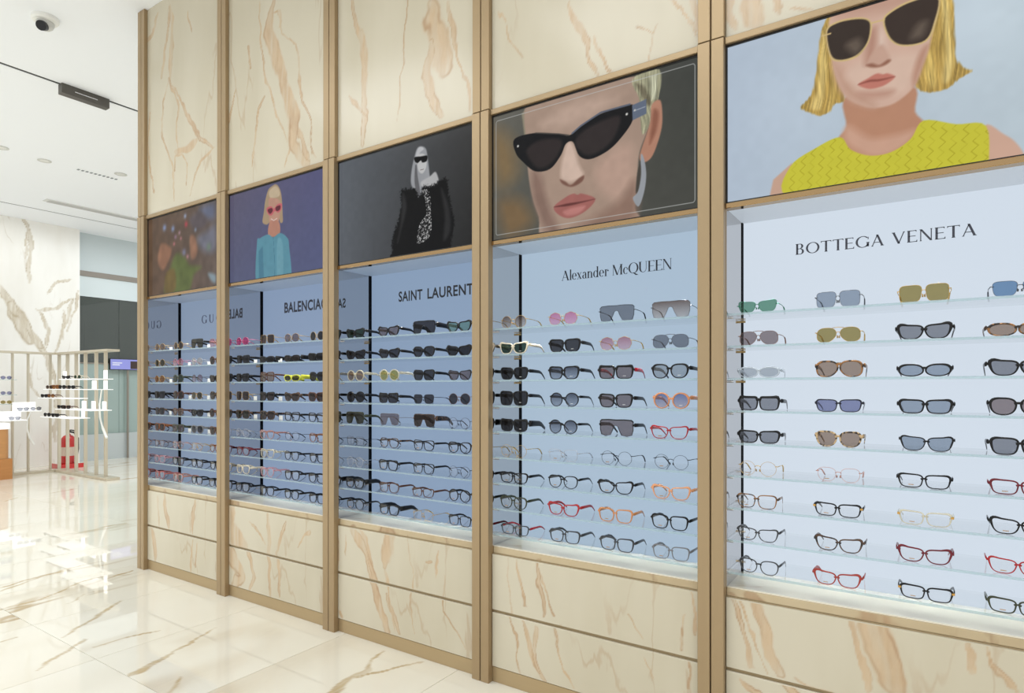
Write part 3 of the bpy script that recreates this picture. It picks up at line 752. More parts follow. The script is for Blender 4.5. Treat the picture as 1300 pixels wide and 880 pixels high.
def make_eyewear(spec, loc, label_tail, group, bay, jitter=0., tiny=False):
    s = spec.split(); shape, style, fc, lc = s[:4]; style = 'q' if (style == 'P' and lc == 'clear' and 'W' not in s[4:]) else style; ex = s[4] if len(s) > 4 else ''
    frame, lenses, temples, zb, zh, xh, a, b, CX = eyewear_meshes(shape, style, ex == 'W')
    sun = lc != 'clear'
    words = FRAME[fc][2] + ' ' + SHAPE[shape][6] + (' sunglasses with %s lenses' % LENS[lc][2] if sun else ' eyeglasses')
    t = thing('sunglasses' if sun else 'eyeglasses', words + ', ' + label_tail, 'sunglasses' if sun else 'eyeglasses', loc, group)
    t.rotation_euler = (0, 0, jitter)
    fm = frame_mat(fc)
    put('frame', frame, fm, t, local_mat=True)
    lm = lens_mat(lc, LENS[lc][0], LENS[lc][1]) if sun else CLEARLENS
    for l in lenses: put('lens', l, lm, t, local_mat=True)
    tips = RED_T if ex == 'T' else fm
    for q in temples:
        o = put('temple', q, tips, t, local_mat=True)
        if ex == 'T': o['label'] = 'red temple'
    if tiny: return t
    if not sun and bay >= 3 and shape != 'shd' and (style != 'M' or bay > 3):
        m = MB()
        x0 = -CX - .007 + SHAPE[shape][4] * .01
        for i, wd in enumerate((.0016, .0022, .0014, .002, .0018, .0014)):
            m.box(x0, x0 + wd, wrap(CX) - .0022, wrap(CX) - .0016, zb - .72 * b, zb - .72 * b + .0028); x0 += wd + .0006
        put('lens_print_glint', m, DEMO, t, local_mat=True)['label'] = 'gold print on the clear lens'
    if sun and bay == 4 and shape not in ('shd', 'geo') and style != 'M':
        m = MB(); x0 = CX - .004
        for i, wd in enumerate((.002, .0026, .0018, .0024)):
            m.box(x0, x0 + wd, wrap(CX) - .0022, wrap(CX) - .0016, zb - .66 * b, zb - .66 * b + .0014); x0 += wd + .0006
        put('lens_print_glint', m, TAG_GLINT_W, t, local_mat=True)['label'] = 'painted white glint on the dark lens'  # white bars paint the glint low on the dark lens
    if ex == 'H':
        for sg in (-1, 1):
            m = MB().box(min(sg * (xh - .006), sg * (xh + .0015)), max(sg * (xh - .006), sg * (xh + .0015)), wrap(xh) - .0046, wrap(xh) - .0012, zh - .0028, zh + .0034)
            put('hinge_plate', m, HINGE, t)['label'] = 'gold hinge plate'
    return t
# ------------------------------------------------------------------ shared materials
M_TAN = princ('champagne_metal', (170, 147, 114), .38, .5, grain=.03, gscale=(60, 60, 1.5))
M_TANDK = princ('champagne_groove', (110, 86, 52), .5, .3)
M_RAIL = princ('polished_bronze', (172, 142, 102), .10, .95)
M_PLINTH = princ('plinth_metal', (184, 162, 126), .42, .5, grain=.03, gscale=(1.5, 60, 60))
M_BLACK = princ('black_trim', (14, 14, 16), .4)
M_MARB = marble_mat('cream_marble', (206, 198, 178), (198, 189, 167), (202, 175, 142), (172, 138, 104), rough=.2, hair=.35)
M_EDGE_SHADED = marble_mat('counter_edge_shaded_marble', (196, 178, 146), (184, 164, 130), (168, 132, 98), (140, 106, 76), rough=.22, hair=.5)  # same marble as the fronts, recess shade put into its darker colour
M_MARBTOP = marble_mat('counter_marble', (232, 224, 206), (222, 212, 190), (214, 188, 154), (190, 158, 122), rough=.18, hair=.5, stretch=(1.5, 5, 3), use_attr=False, wide=.6)
M_MIRROR = None
m, nt, out = newmat('mirror'); g = N(nt, 'ShaderNodeBsdfGlossy'); g.inputs[0].default_value = (.69, .67, .66, 1); g.inputs['Roughness'].default_value = .0
nt.links.new(g.outputs[0], out.inputs[0]); M_MIRROR = m
M_SHELF = clear_mat('shelf_glass', (.99, .996, .995), .10, .0, gcol=(.9, .9, .9))
M_SHEDGE = clear_mat('shelf_glass_edge', (.88, .94, .95), .05, .1, (200, 216, 220), .26)
M_CHROME = princ('chrome', (206, 206, 206), .15, 1.)
M_BRASSPIN = princ('bracket_brass', (190, 160, 110), .2, .9)
M_WHITE = princ('white_paint', (240, 240, 236), .6)
M_CEIL = princ('ceiling_paint', (247, 250, 255), .7)
M_CANOPY = princ('niche_canopy', (236, 240, 244), .5)
PANEL_RGB = {5: (207, 218, 230), 4: (166, 186, 205), 3: (133, 154, 181), 2: (130, 149, 177), 1: (128, 145, 169)}  # dimming at grazing view is put into each bay's panel colour
PANEL_M = {b: princ('backlit_panel_%s' % 'abcde'[b - 1], (36, 37, 40), .5, emit=c, estr=1., spec=.15) for b, c in PANEL_RGB.items()}
M_LETTER = {b: princ('lettering_ink_%s' % 'abcde'[b - 1], c, .5) for b, c in {5: (72, 74, 86), 4: (34, 40, 52), 3: (24, 28, 36), 2: (40, 44, 60), 1: (70, 76, 104)}.items()}

# ------------------------------------------------------------------ floor, ceiling, walls
M_FLOOR = marble_mat('floor_marble', (240, 234, 219), (235, 227, 209), (196, 172, 130), (176, 146, 96), rough=.018, hair=.8, stretch=(1.5, .42, 1), use_attr=True, rot=(0, 0, R(14)), rnd=True, spec=.55, wide=.4, hair_w=.02)
M_JOINT = princ('floor_joint', (176, 164, 142), .6)
floor = structure(put('floor', MB().box(-15, 4.5, -3.5, 9, -.06, -.0105), M_JOINT))
tw, tl, g = .75, 1.5, .0022
tile_me = MB().bbox(0, tw - g, 0, tl - g, -.010, 0, .0004)
tm = MB().box(0, tw - g, 0, tl - g, -.010, 0).mesh('tile')
for i in range(-15, 9):
    for j in range(-1, 6):
        x0, y0 = -2.51 + i * tw, 1.333 + (j - 2) * tl
        near = [(wd, [(p - x0 * 1000, q - y0 * 1000) for p, q in pts]) for wd, pts in FLOOR_VEINS if any(x0 - .25 < p / 1000 < x0 + tw + .25 and y0 - .25 < q / 1000 < y0 + tl + .25 for p, q in pts)]
        # tiles crossed by a broad vein carry their own vein mask
        me = slab('tile', 0, tw - g, 0, tl - g, .010, .009, near, axis='z', seed=i * 3 + j, bev=.0004) if near else tm
        put('tile', me, M_FLOOR, floor, (x0, y0, 0))
# ceiling in three fields with shadow gaps between them
ceil = structure(bpy.data.objects.new('ceiling', None)); COL.objects.link(ceil)
X1, X2, gw = -6.325, -11.06, .036
for x0, x1 in ((X1 + gw / 2, 4.5), (X2 + gw / 2, X1 - gw / 2), (-15, X2 - gw / 2)):
    put('ceiling_panel', MB().box(x0, x1, -3.5, 9, CEIL, CEIL + .08), M_CEIL, ceil)
for x in (X1, X2): put('shadow_gap', MB().box(x - gw / 2 + .0005, x + gw / 2 - .0005, -3.5, 9, CEIL + .003, CEIL + .02), M_BLACK, ceil)
put('floor_slab_above', MB().box(-15, 4.5, -3.5, 9, CEIL + .101, CEIL + .15), M_WHITE, ceil)
# wall body behind the display niches
structure(put('wall_display', MB().box(JX[0] - .045, JX[5] + .045, 2.46, 2.95, 0, CEIL), M_WHITE))
# far marble wall
wall = structure(put('wall_back', MB().box(-12.3, -11.925, -1.5, 4.62, 0, CEIL), M_WHITE))
M_WMARB = marble_mat('white_marble', (243, 241, 236), (236, 233, 226), (206, 194, 172), (176, 158, 128), rough=.25, hair=.25, use_attr=True)
for u0, u1 in ((-1.5, .56), (.563, 2.59), (2.593, 4.62)):
    vv = [(wd, [(p - u0 * 0, q) for p, q in pts]) for wd, pts in WALL_VEINS]
    put('marble_slab', slab('marble_slab', u0, u1, 0, CEIL, .02, .016 if u0 > 2 else .2, vv if u0 > 2 else [], axis='y', front=0, seed=2), M_WMARB, wall, (-11.9, 0, 0))
# shopfront beyond it
XS = -12.1
shop = structure(bpy.data.objects.new('wall_shopfront', None)); COL.objects.link(shop)
M_SH1 = princ('fascia_grey', (196, 206, 208), .35); M_SH2 = princ('fascia_band', (208, 218, 220), .3); M_STR = princ('bronze_band', (136, 128, 118), .4); M_DADO = princ('dado_panel', (190, 198, 200), .35)
put('fascia', MB().bbox(XS - .1, XS, 4.62, 8.9, 3.31, CEIL, 0), M_SH1, shop)
put('fascia_band', MB().box(XS - .1, XS - .01, 4.62, 8.9, 2.87, 3.22), M_SH2, shop)
put('bronze_band', MB().box(XS - .1, XS + .01, 4.62, 8.9, 3.22, 3.31), M_STR, shop)
put('dado', MB().box(XS - .1, XS, 4.62, 8.9, 0, .46), M_DADO, shop)
M_PANEU = clear_mat('dark_transom_glass', (.30, .33, .31), .12, .02, (96, 104, 98), .40)
M_PANEL_ = clear_mat('pale_shop_glass', (.72, .82, .80), .10, .03, (190, 208, 204), .55)
ys = [4.62, 5.33, 6.05, 6.8, 7.5, 8.2, 8.9]
for a, b in zip(ys[:-1], ys[1:]):
    put('transom_pane', MB().box(XS - .03, XS - .018, a, b - .006, 1.72, 2.87), M_PANEU, shop)
    put('shop_pane', MB().box(XS - .03, XS - .018, a, b - .006, .46, 1.70), M_PANEL_, shop)
put('transom_bar', MB().box(XS - .06, XS - .005, 4.62, 8.9, 1.70, 1.72), M_STR, shop)
structure(put('wall_shop_interior', MB().box(-14.6, -14.5, 4.0, 8.9, 0, CEIL), princ('shop_interior', (150, 160, 156), .7)))
for k, (y, z, wd, hh) in enumerate([(4.95, 2.2, .28, .9), (5.7, 2.1, .16, 1.1), (6.3, 2.25, .3, .8)]):
    structure(put('trim_%d' % (k + 1), MB().box(-14.49, -14.44, y, y + wd, z - hh / 2, z + hh / 2), princ('shop_pilaster', (96, 96, 84), .5)))
# ------------------------------------------------------------------ ceiling fittings
t = thing('security_camera', 'small white dome security camera with dark lens on the ceiling', 'camera', (-5.28, 1.83, CEIL))
part('base', MB().lathe([(.085, 0), (.085, -.02), (.075, -.032), (.06, -.036)], (-5.28, 1.83, CEIL), 24), M_WHITE, t)
b_ = part('eyeball', MB().lathe([(.055, -.036), (.056, -.05), (.048, -.07), (.030, -.085), (.006, -.09)], (-5.28, 1.83, CEIL), 24), princ('camera_grey', (206, 206, 202), .4), t)
lb = MB().tube([(-5.27, 1.82, CEIL - .065), (-5.238, 1.79, CEIL - .088)], .034, 16); part('lens', lb, M_BLACK, b_, 'dark glass lens')
t = thing('ceiling_spot_module', 'dark rectangular spotlight module set in the black ceiling slot', 'spotlight', (X1, 2.49, CEIL))
part('housing', MB().box(X1 - .03, X1 + .045, 2.30, 2.68, CEIL - .085, CEIL + .03), princ('module_grey', (84, 80, 74), .4), t)
part('light_slot', MB().box(X1 + .0455, X1 + .049, 2.40, 2.58, CEIL - .05, CEIL - .042), M_CHROME, t, 'pale slot in the housing')
t = thing('ceiling_diffuser', 'long grey slot air diffuser flush in the white ceiling', 'air vent', (-10.4, 4.3, CEIL))
part('frame', MB().box(-10.47, -10.33, 3.60, 5.3, CEIL - .012, CEIL - .0005), princ('vent_grey', (224, 224, 222), .5), t)
for k in range(3): part('slat', MB().box(-10.455 + k * .042, -10.43 + k * .042, 3.64, 5.26, CEIL - .02, CEIL - .0121), princ('vent_slat', (196, 196, 194), .5), t)
t = thing('ceiling_perforations', 'row of small dark air slits in the white ceiling', 'air vent', (-8.62, 3.55, CEIL))
for k in range(10): part('slit', MB().box(-8.64, -8.60, 3.32 + k * .047, 3.342 + k * .047, CEIL - .006, CEIL - .0005), princ('slit_grey', (140, 146, 150), .6), t)
for k, (x, y, lab) in enumerate([(-8.55, 2.55, 'recessed ceiling downlight farthest from the display wall'), (-8.62, 2.98, 'recessed ceiling downlight between the other two'), (-8.37, 3.70, 'recessed ceiling downlight closest to the display wall')]):
    t = thing('ceiling_downlight', lab, 'downlight', (x, y, CEIL), 'recessed ceiling downlights')
    part('trim_ring', MB().lathe([(.07, -.0005), (.07, -.006), (.055, -.008), (.05, -.003)], (x, y, CEIL), 24), princ('downlight_trim', (206, 206, 202), .4), t)
    part('bulb', MB().lathe([(.048, -.0035), (.03, -.0065)], (x, y, CEIL), 20), princ('downlight_glass', (226, 226, 222), .3), t)

# ------------------------------------------------------------------ lettering
def bar(x0, y0, x1, y1, wd): return [(x0 - wd / 2, y0), (x0 + wd / 2, y0), (x1 + wd / 2, y1), (x1 - wd / 2, y1)]
def hb(x0, x1, y, th): return [(x0, y), (x1, y), (x1, y + th), (x0, y + th)]
def ring(cx, cy, rx, ry, tx, ty, a0=0, a1=360, n=28):
    out = []
    for k in range(n):
        p = []
        for f in (a0 + (a1 - a0) * k / n, a0 + (a1 - a0) * (k + 1) / n):
            c, s = math.cos(R(f)), math.sin(R(f)); p.append(((cx + rx * c, cy + ry * s), (cx + (rx - tx) * c, cy + (ry - ty) * s)))
        out.append([p[0][0], p[1][0], p[1][1], p[0][1]])
    return out
def glyphs(T, t, sf):
    """upright roman letters: T thick stroke, t thin stroke, sf serif overhang"""
    def ser(x, y, wd=None, up=False):
        q = (wd or T) / 2 + sf
        return [hb(x - q, x + q, y - (t * .8 if up else 0), t * .8)] if sf > 0 else []
    G = {}
    sx = sf + T / 2
    G['B'] = (.62 + sf, [bar(sx, 0, sx, 1, T)] + ser(sx, 0) + ser(sx, 1, up=True) + [hb(sx, .34, 0, t), hb(sx, .32, .50, t), hb(sx, .32, 1 - t, t)] + ring(.32, .765, .24, .235, T, t, -90, 90) + ring(.34, .27, .27, .27, T, t, -90, 90))
    G['O'] = (.98, ring(.49, .5, .49, .515, T, t))
    G['Q'] = (.98, ring(.49, .5, .49, .515, T, t) + [[(.42, .06), (.55, .06), (.98, -.2), (.72, -.2)]])
    G['T'] = (.74, [bar(.37, 0, .37, 1, T), hb(0, .74, 1 - t, t), [(0, 1), (0, .86), (.03, .86), (.09, 1)], [(.74, 1), (.74, .86), (.71, .86), (.65, 1)]] + ser(.37, 0))
    G['E'] = (.60 + sf, [bar(sx, 0, sx, 1, T), hb(sx, .58 + sf, 0, t), hb(sx, .50 + sf, .49, t), hb(sx, .55 + sf, 1 - t, t), [(.60 + sf, 0), (.60 + sf, .17), (.575 + sf, .17), (.5 + sf, 0)], [(.55 + sf, 1), (.55 + sf, .86), (.525 + sf, .86), (.46 + sf, 1)]] + ser(sx, 0) + ser(sx, 1, up=True))
    G['G'] = (.92, ring(.48, .5, .48, .515, T, t, 42, 330) + [bar(.82, .06, .82, .44, T)] + ser(.82, .44, up=True) + [[(.80, .70), (.87, .70), (.87, .92), (.82, .86)]])
    G['C'] = (.86, ring(.48, .5, .48, .515, T, t, 42, 320) + [[(.80, .70), (.86, .70), (.86, .92), (.81, .86)]])
    G['A'] = (.86, [bar(.09, 0, .43, 1, t * 1.25), bar(.76 - sf * .3, 0, .41, 1, T), hb(.2, .62, .30, t)] + ser(.09, 0, t) + ser(.76 - sf * .3, 0))
    G['V'] = (.86, [bar(.10, 1, .45, 0, T), bar(.77, 1, .43, 0, t * 1.25)] + ser(.10, 1, up=True) + ser(.77, 1, t, up=True))
    G['N'] = (.86, [bar(.11, 0, .11, 1, t * 1.2), bar(.75, 0, .75, 1, t * 1.2), bar(.12, 1, .74, 0, T)] + ser(.11, 0, t) + ser(.75, 1, t, up=True) + ser(.09, 1, t, up=True))
    G['U'] = (.84, [bar(.13, .3, .13, 1, T), bar(.72, .3, .72, 1, t * 1.2)] + ring(.40 + .025, .33, .355, .345, T, t, 180, 290) + ring(.425, .33, .305, .345, t * 1.2, t, 290, 360) + ser(.13, 1, up=True) + ser(.72, 1, t, up=True))
    G['M'] = (1.08, [bar(.12, 0, .12, 1, t * 1.2), bar(.14, 1, .53, 0, T), bar(.90, 1, .53, 0, t * 1.2), bar(.92, 0, .92, 1, T)] + ser(.12, 0, t) + ser(.92, 0) + ser(.12, 1, t, True) + ser(.92, 1, up=True))
    G['I'] = (T + 2 * sf, [bar(sx, 0, sx, 1, T)] + ser(sx, 0) + ser(sx, 1, up=True))
    x = .66; Tl = T * .85
    G['l'] = (.24, [bar(.12, 0, .12, 1.06, Tl)] + ser(.12, 0, Tl))
    G['e'] = (.52, ring(.26, x / 2, .26, x / 2 + .01, Tl, t, 0, 315) + [hb(.06, .50, x / 2 - .01, t)])
    G['c'] = (.50, ring(.26, x / 2, .26, x / 2 + .01, Tl, t, 45, 315) + ring(.42, x * .72, .06, .06, .06, .06))
    G['x'] = (.54, [bar(.10, x, .42, 0, Tl), bar(.44, x, .08, 0, t * 1.1)] + ser(.10, x, Tl * .8, True) + ser(.44, x, t, True) + ser(.42, 0, Tl * .8) + ser(.08, 0, t))
    G['a'] = (.50, [bar(.38, 0.02, .38, x * .7, Tl)] + ring(.25, x * .68, .19, x * .33, Tl, t, 0, 160) + ring(.22, .19, .20, .20, Tl, t, 80, 300) + [hb(.22, .38, .36, t), hb(.38, .52, 0, t)])
    G['n'] = (.62, [bar(.14, 0, .14, x, Tl), bar(.48, 0, .48, x * .62, Tl)] + ring(.325, x * .62, .21, x * .38, Tl, t, 0, 150) + ser(.14, 0, Tl) + ser(.48, 0, Tl) + ser(.11, x, t, True))
    G['d'] = (.60, [bar(.46, 0, .46, 1.06, Tl)] + ring(.27, x / 2, .26, x / 2 + .01, Tl, t, 30, 330) + ser(.50, 0, t) + ser(.42, 1.06, t, True))
    G['r'] = (.44, [bar(.14, 0, .14, x, Tl)] + ring(.32, x * .62, .20, x * .38, t, t, 60, 170) + ring(.37, x * .80, .07, .07, .07, .07) + ser(.14, 0, Tl) + ser(.11, x, t, True))
    G[' '] = (.30, [])
    return G
def drawn_word(text, x0, x1, z, h, G, gap, y, small=None):
    adv = sum(G[c][0] * (1 if not small or c not in small else small[c]) + gap for c in text) - gap
    s = (x1 - x0) / adv; mb = MB(); x = 0; out = []
    for c in text:
        wd, polys = G[c]
        if c == ' ' : out.append(mb); mb = MB()
        for p in polys:
            q = [(x0 + (x + px) * s, z + pz * h) for px, pz in p]
            ar = sum(q[i][0] * q[(i + 1) % len(q)][1] - q[(i + 1) % len(q)][0] * q[i][1] for i in range(len(q)))
            mb.prism(q if ar > 0 else q[::-1], y - .0012, y)
        x += wd + gap
    return out + [mb]
def font_word(text, x0, x1, z, h, y, bold):
    cu = bpy.data.curves.new('word', 'FONT'); cu.body = text; cu.size = 1; cu.offset = bold; cu.resolution_u = 4; cu.space_character = 1.06
    o = bpy.data.objects.new('word', cu); COL.objects.link(o)
    bpy.context.view_layer.update(); me = bpy.data.meshes.new_from_object(o.evaluated_get(bpy.context.evaluated_depsgraph_get()))
    bpy.data.objects.remove(o); co = np.array([v.co[:] for v in me.vertices])
    lo, hi = co.min(0), co.max(0); mb = MB()
    vs = [(x0 + (p[0] - lo[0]) / (hi[0] - lo[0]) * (x1 - x0), y - .0006, z + (p[1] - lo[1]) / (hi[1] - lo[1]) * h) for p in co]
    mb.add(vs, [tuple(p.vertices) for p in me.polygons]); bpy.data.meshes.remove(me)
    return mb

# ------------------------------------------------------------------ screen pictures
def paint(b, nx, nz, W, H):
    """what the screen shows: a grid of colours computed from soft-edged outlines (millimetres on the screen face)"""
    X, Z = np.meshgrid(np.linspace(0, W * 1000, nx), np.linspace(0, H * 1000, nz))
    hairc = np.zeros((nz, nx)); HAIRS = ((176, 146, 78), (208, 182, 112), (194, 164, 92), (178, 148, 80), (212, 188, 120), (200, 172, 98), (156, 154, 126), (110, 104, 84), (182, 182, 156), (178, 180, 184), (172, 146, 112))
    img = np.zeros((nz, nx, 3)); rng = np.random.default_rng(b)
    def blend(c, cov):
        hairc[:] = hairc * (1 - cov) + (tuple(c) in HAIRS) * cov
        img[:] = img * (1 - cov[..., None]) + np.array(c, float) * cov[..., None]
    for L in PICTURES[b]:
        k = L[0]
        if k == 'bg':
            u = (X / X.max())[..., None]; v = (Z / Z.max())[..., None]
            img[:] = np.array(L[1]) * (1 - u) + np.array(L[2]) * u
            if b in (2, 4): img[:] = img * (1 - .5 * (1 - v)) + np.array(L[3]) * .5 * (1 - v)
            if b == 3: img[:] = img * (1 - .35 * (1 - v) * u)
            if b == 5: img[:] += 14 * np.exp(-((X - 700) ** 2 + (Z - 420) ** 2) / 160 ** 2)[..., None] + 6 * np.exp(-((X - 200) ** 2 + (Z - 300) ** 2) / 160 ** 2)[..., None]
        elif k == 'poly':
            P = smooth_closed(L[3], 5) if len(L[3]) > 4 or L[2] > 5 else np.array(L[3], float); f = max(L[2], 1.2)
            d = seg_dist(X, Z, np.vstack([P, P[:1]])); s = np.where(inside(X, Z, P), d, -d)
            if tuple(L[1]) == (20, 20, 21): s = s + 16 * (vnoise(X / 6, Z / 6, 5) - .5) + 10 * (vnoise(X / 2.6, Z / 2.6, 6) - .5)
            if tuple(L[1]) in HAIRS: s = s + (5 if b > 3 else 3) * (vnoise(X / 5, Z / 30, 8) - .5)
            blend(L[1], np.clip(s / (2 * f) + .5, 0, 1))
        elif k == 'line': blend(L[1], np.clip(1.5 - seg_dist(X, Z, L[3]) / max(L[2] * .6, 1.2), 0, 1))
        elif k == 'dot':
            (cx, cz), = L[3]; blend(L[1], np.exp(-((X - cx) ** 2 + (Z - cz) ** 2) / (L[2] * 1.0) ** 2) if L[2] > 6 else np.clip(1.4 - np.hypot(X - cx, Z - cz) / L[2], 0, 1))
        elif k == 'speck':
            P = smooth_closed(L[2], 4); n = rng.random((nz, nx)); n = (n + np.roll(n, 1, 0) + np.roll(n, 1, 1)) / 3
            blend(L[1], inside(X, Z, P) * np.clip((n - .52) * 5, 0, 1))
        elif k == 'zig':
            top = (img[..., 0] > 190) & (img[..., 1] > 185) & (img[..., 2] < 90)
            for r in range(21):
                xx = 205 + r * 27; Z_ = Z
                zz = Z + 0; per = 30.
                tri = np.abs(((zz + r * 9) / per) % 1 - .5) * 2
                dd = np.abs(X - (xx + 15 * tri + (zz - 60) * .12))
                blend(L[1], top * np.clip(1.2 - dd / 2.0, 0, 1) * (.35 + .5 * (np.sin(r * 3.1 + Z / 17) > -.2)))
        elif k == 'border':
            mgn, rad = 14., 10.
            qx = np.abs(X - W * 500) - (W * 500 - mgn - rad); qz = np.abs(Z - H * 500) - (H * 500 - mgn - 6 - rad)
            d = np.hypot(np.maximum(qx, 0), np.maximum(qz, 0)) + np.minimum(np.maximum(qx, qz), 0) - rad
            blend(L[1], np.clip(1.3 - np.abs(d) / 1.5, 0, 1) * .8)
    # hair strands, soft mottling of skin and cloth, the haze of a lit panel
    dx = X + 14 * vnoise(X / 60, Z / 60, 3)
    st = vnoise(dx / 3.2, Z / 55, 1) - .5 + .7 * (vnoise(dx / 1.6, Z / 40, 2) - .5)
    img[:] = img * (1 + hairc[..., None] * st[..., None] * (.34 if b == 5 else .42))
    img[:] = img * (1 + (.05 if b != 5 else .02) * (vnoise(X / 26, Z / 26, 9) - .5)[..., None])
    if b == 1:
        img[:] = img * (.90 + .2 * vnoise(X / 40, Z / 55, 12))[..., None]
        for _ in range(4): img[1:-1, 1:-1] = (img[:-2, 1:-1] + img[2:, 1:-1] + img[1:-1, :-2] + img[1:-1, 2:] + img[1:-1, 1:-1] * 2) / 6
    hz = {1: .16, 2: .10, 3: .05, 4: .05, 5: .03}[b]
    img[:] = img * (1 - hz) + 108 * hz
    img = np.clip(img, 0, 255) / 255
    return np.where(img <= .04045, img / 12.92, ((img + .055) / 1.055) ** 2.4)
SCREEN_LABEL = {5: 'wall screen showing a blonde woman in gold sunglasses and yellow woven top', 4: 'wall screen showing a close-up face in black cat-eye sunglasses with hoop earring',
                3: 'wall screen showing a pale-haired woman in a black fur coat on grey', 2: 'wall screen showing a smiling woman in blue cardigan and pink sunglasses', 1: 'dim wall screen with a blurred brown picture and green dress'}
NP = {5: (400, 241), 4: (400, 241), 3: (320, 193), 2: (260, 157), 1: (200, 121)}
PIC = emit_attr_mat('screen_picture', 1.0)
for b in range(1, 6):
    xl, xr, z0, z1 = JX[b - 1] + .0455, JX[b] - .0455, 1.930, 2.479
    t = thing('wall_screen', SCREEN_LABEL[b], 'screen', ((xl + xr) / 2, 2.19, z0), 'wall screens above the display niches')
    part('housing', MB().box(xl, xr, YF + .008, 2.26, z0, z1), M_BLACK, t)
    bz = .007
    part('bezel', MB().box(xl, xr, YF, YF + .0079, z1 - bz, z1), M_BLACK, t); part('bezel', MB().box(xl, xr, YF, YF + .0079, z0, z0 + .004), M_BLACK, t)
    part('bezel', MB().box(xl, xl + .006, YF, YF + .0079, z0 + .004, z1 - bz), M_BLACK, t); part('bezel', MB().box(xr - .004, xr, YF, YF + .0079, z0 + .004, z1 - bz), M_BLACK, t)
    nx, nz = NP[b]; img = paint(b, nx, nz, xr - xl, z1 - z0)
    me = bpy.data.meshes.new('picture')
    U, V = np.meshgrid(np.linspace(xl + .006, xr - .004, nx), np.linspace(z0 + .004, z1 - bz, nz))
    co = np.stack([U.ravel(), np.full(U.size, YF + .004), V.ravel()], 1).astype(np.float32)
    ii = (np.arange(nz - 1)[:, None] * nx + np.arange(nx - 1)[None]).ravel()
    fa = np.stack([ii, ii + 1, ii + nx + 1, ii + nx], 1)
    me.from_pydata(co.tolist(), [], fa.tolist()); me.update(); attr(me, 'picture', img.reshape(-1, 3))
    o = put('picture', me, PIC, t); me.transform(Matrix.Translation(-t.location)); o['label'] = 'lit picture'

# ------------------------------------------------------------------ display wall: posts, panels, cabinets
POST_LABEL = ['champagne metal post at the far free end of the display wall', 'champagne metal post between the blurred brown screen and blue cardigan screen', 'champagne metal post between the blue cardigan screen and black fur coat screen',
              'champagne metal post between the black fur coat screen and close-up face screen', 'champagne metal post between the close-up face screen and yellow top screen', 'champagne metal post at the end beyond the yellow top screen']
for k, j in enumerate(JX):
    t = thing('metal_post', POST_LABEL[k], 'post', (j, 2.25, 0), 'metal posts of the display wall')
    part('groove', MB().box(j - .042, j + .042, YP + .012, 2.458, 0, CEIL - .001), M_TANDK, t)
    for s in (-1, 1):
        x0, x1 = (j - .045, j - .0025) if s < 0 else (j + .0025, j + .045)
        part('lower_casing', MB().bbox(x0, x1, YP, YP + .045 if 0 < k < 5 else 2.458, 0, 2.4985, .0015), M_TAN, t)
        part('upper_casing', MB().bbox(x0, x1, YP + .004, YP + .045 if 0 < k < 5 else 2.458, 2.5035, CEIL - .001, .0015), M_TAN, t)
WORDS = {}
def brand(b):
    j = JX[b - 1]; y = YB - .001
    if b == 5: return drawn_word('BOTTEGA VENETA', -.382, .143, 1.7705, .0385, glyphs(.15, .055, .035), .10, y), 'grey capital lettering with slim serifs'
    if b == 4: return drawn_word('Alexander McQUEEN', -1.351, -.842, 1.7685, .044, glyphs(.15, .03, .07), .03, y), 'dark serif lettering'
    if b == 3: return [font_word('SAINT', -2.356, -2.185, 1.7505, .056, y, .022), font_word('LAURENT', -2.150, -1.850, 1.7505, .056, y, .022)], 'black bold sans lettering'
    if b == 2: return [font_word('BALENCIAGA', -3.342, -2.885, 1.7555, .067, y, .03)], 'black condensed sans lettering'
    return drawn_word('GUCCI', -4.285, -3.905, 1.744, .058, glyphs(.15, .05, .05), .42, y), 'thin grey serif lettering'
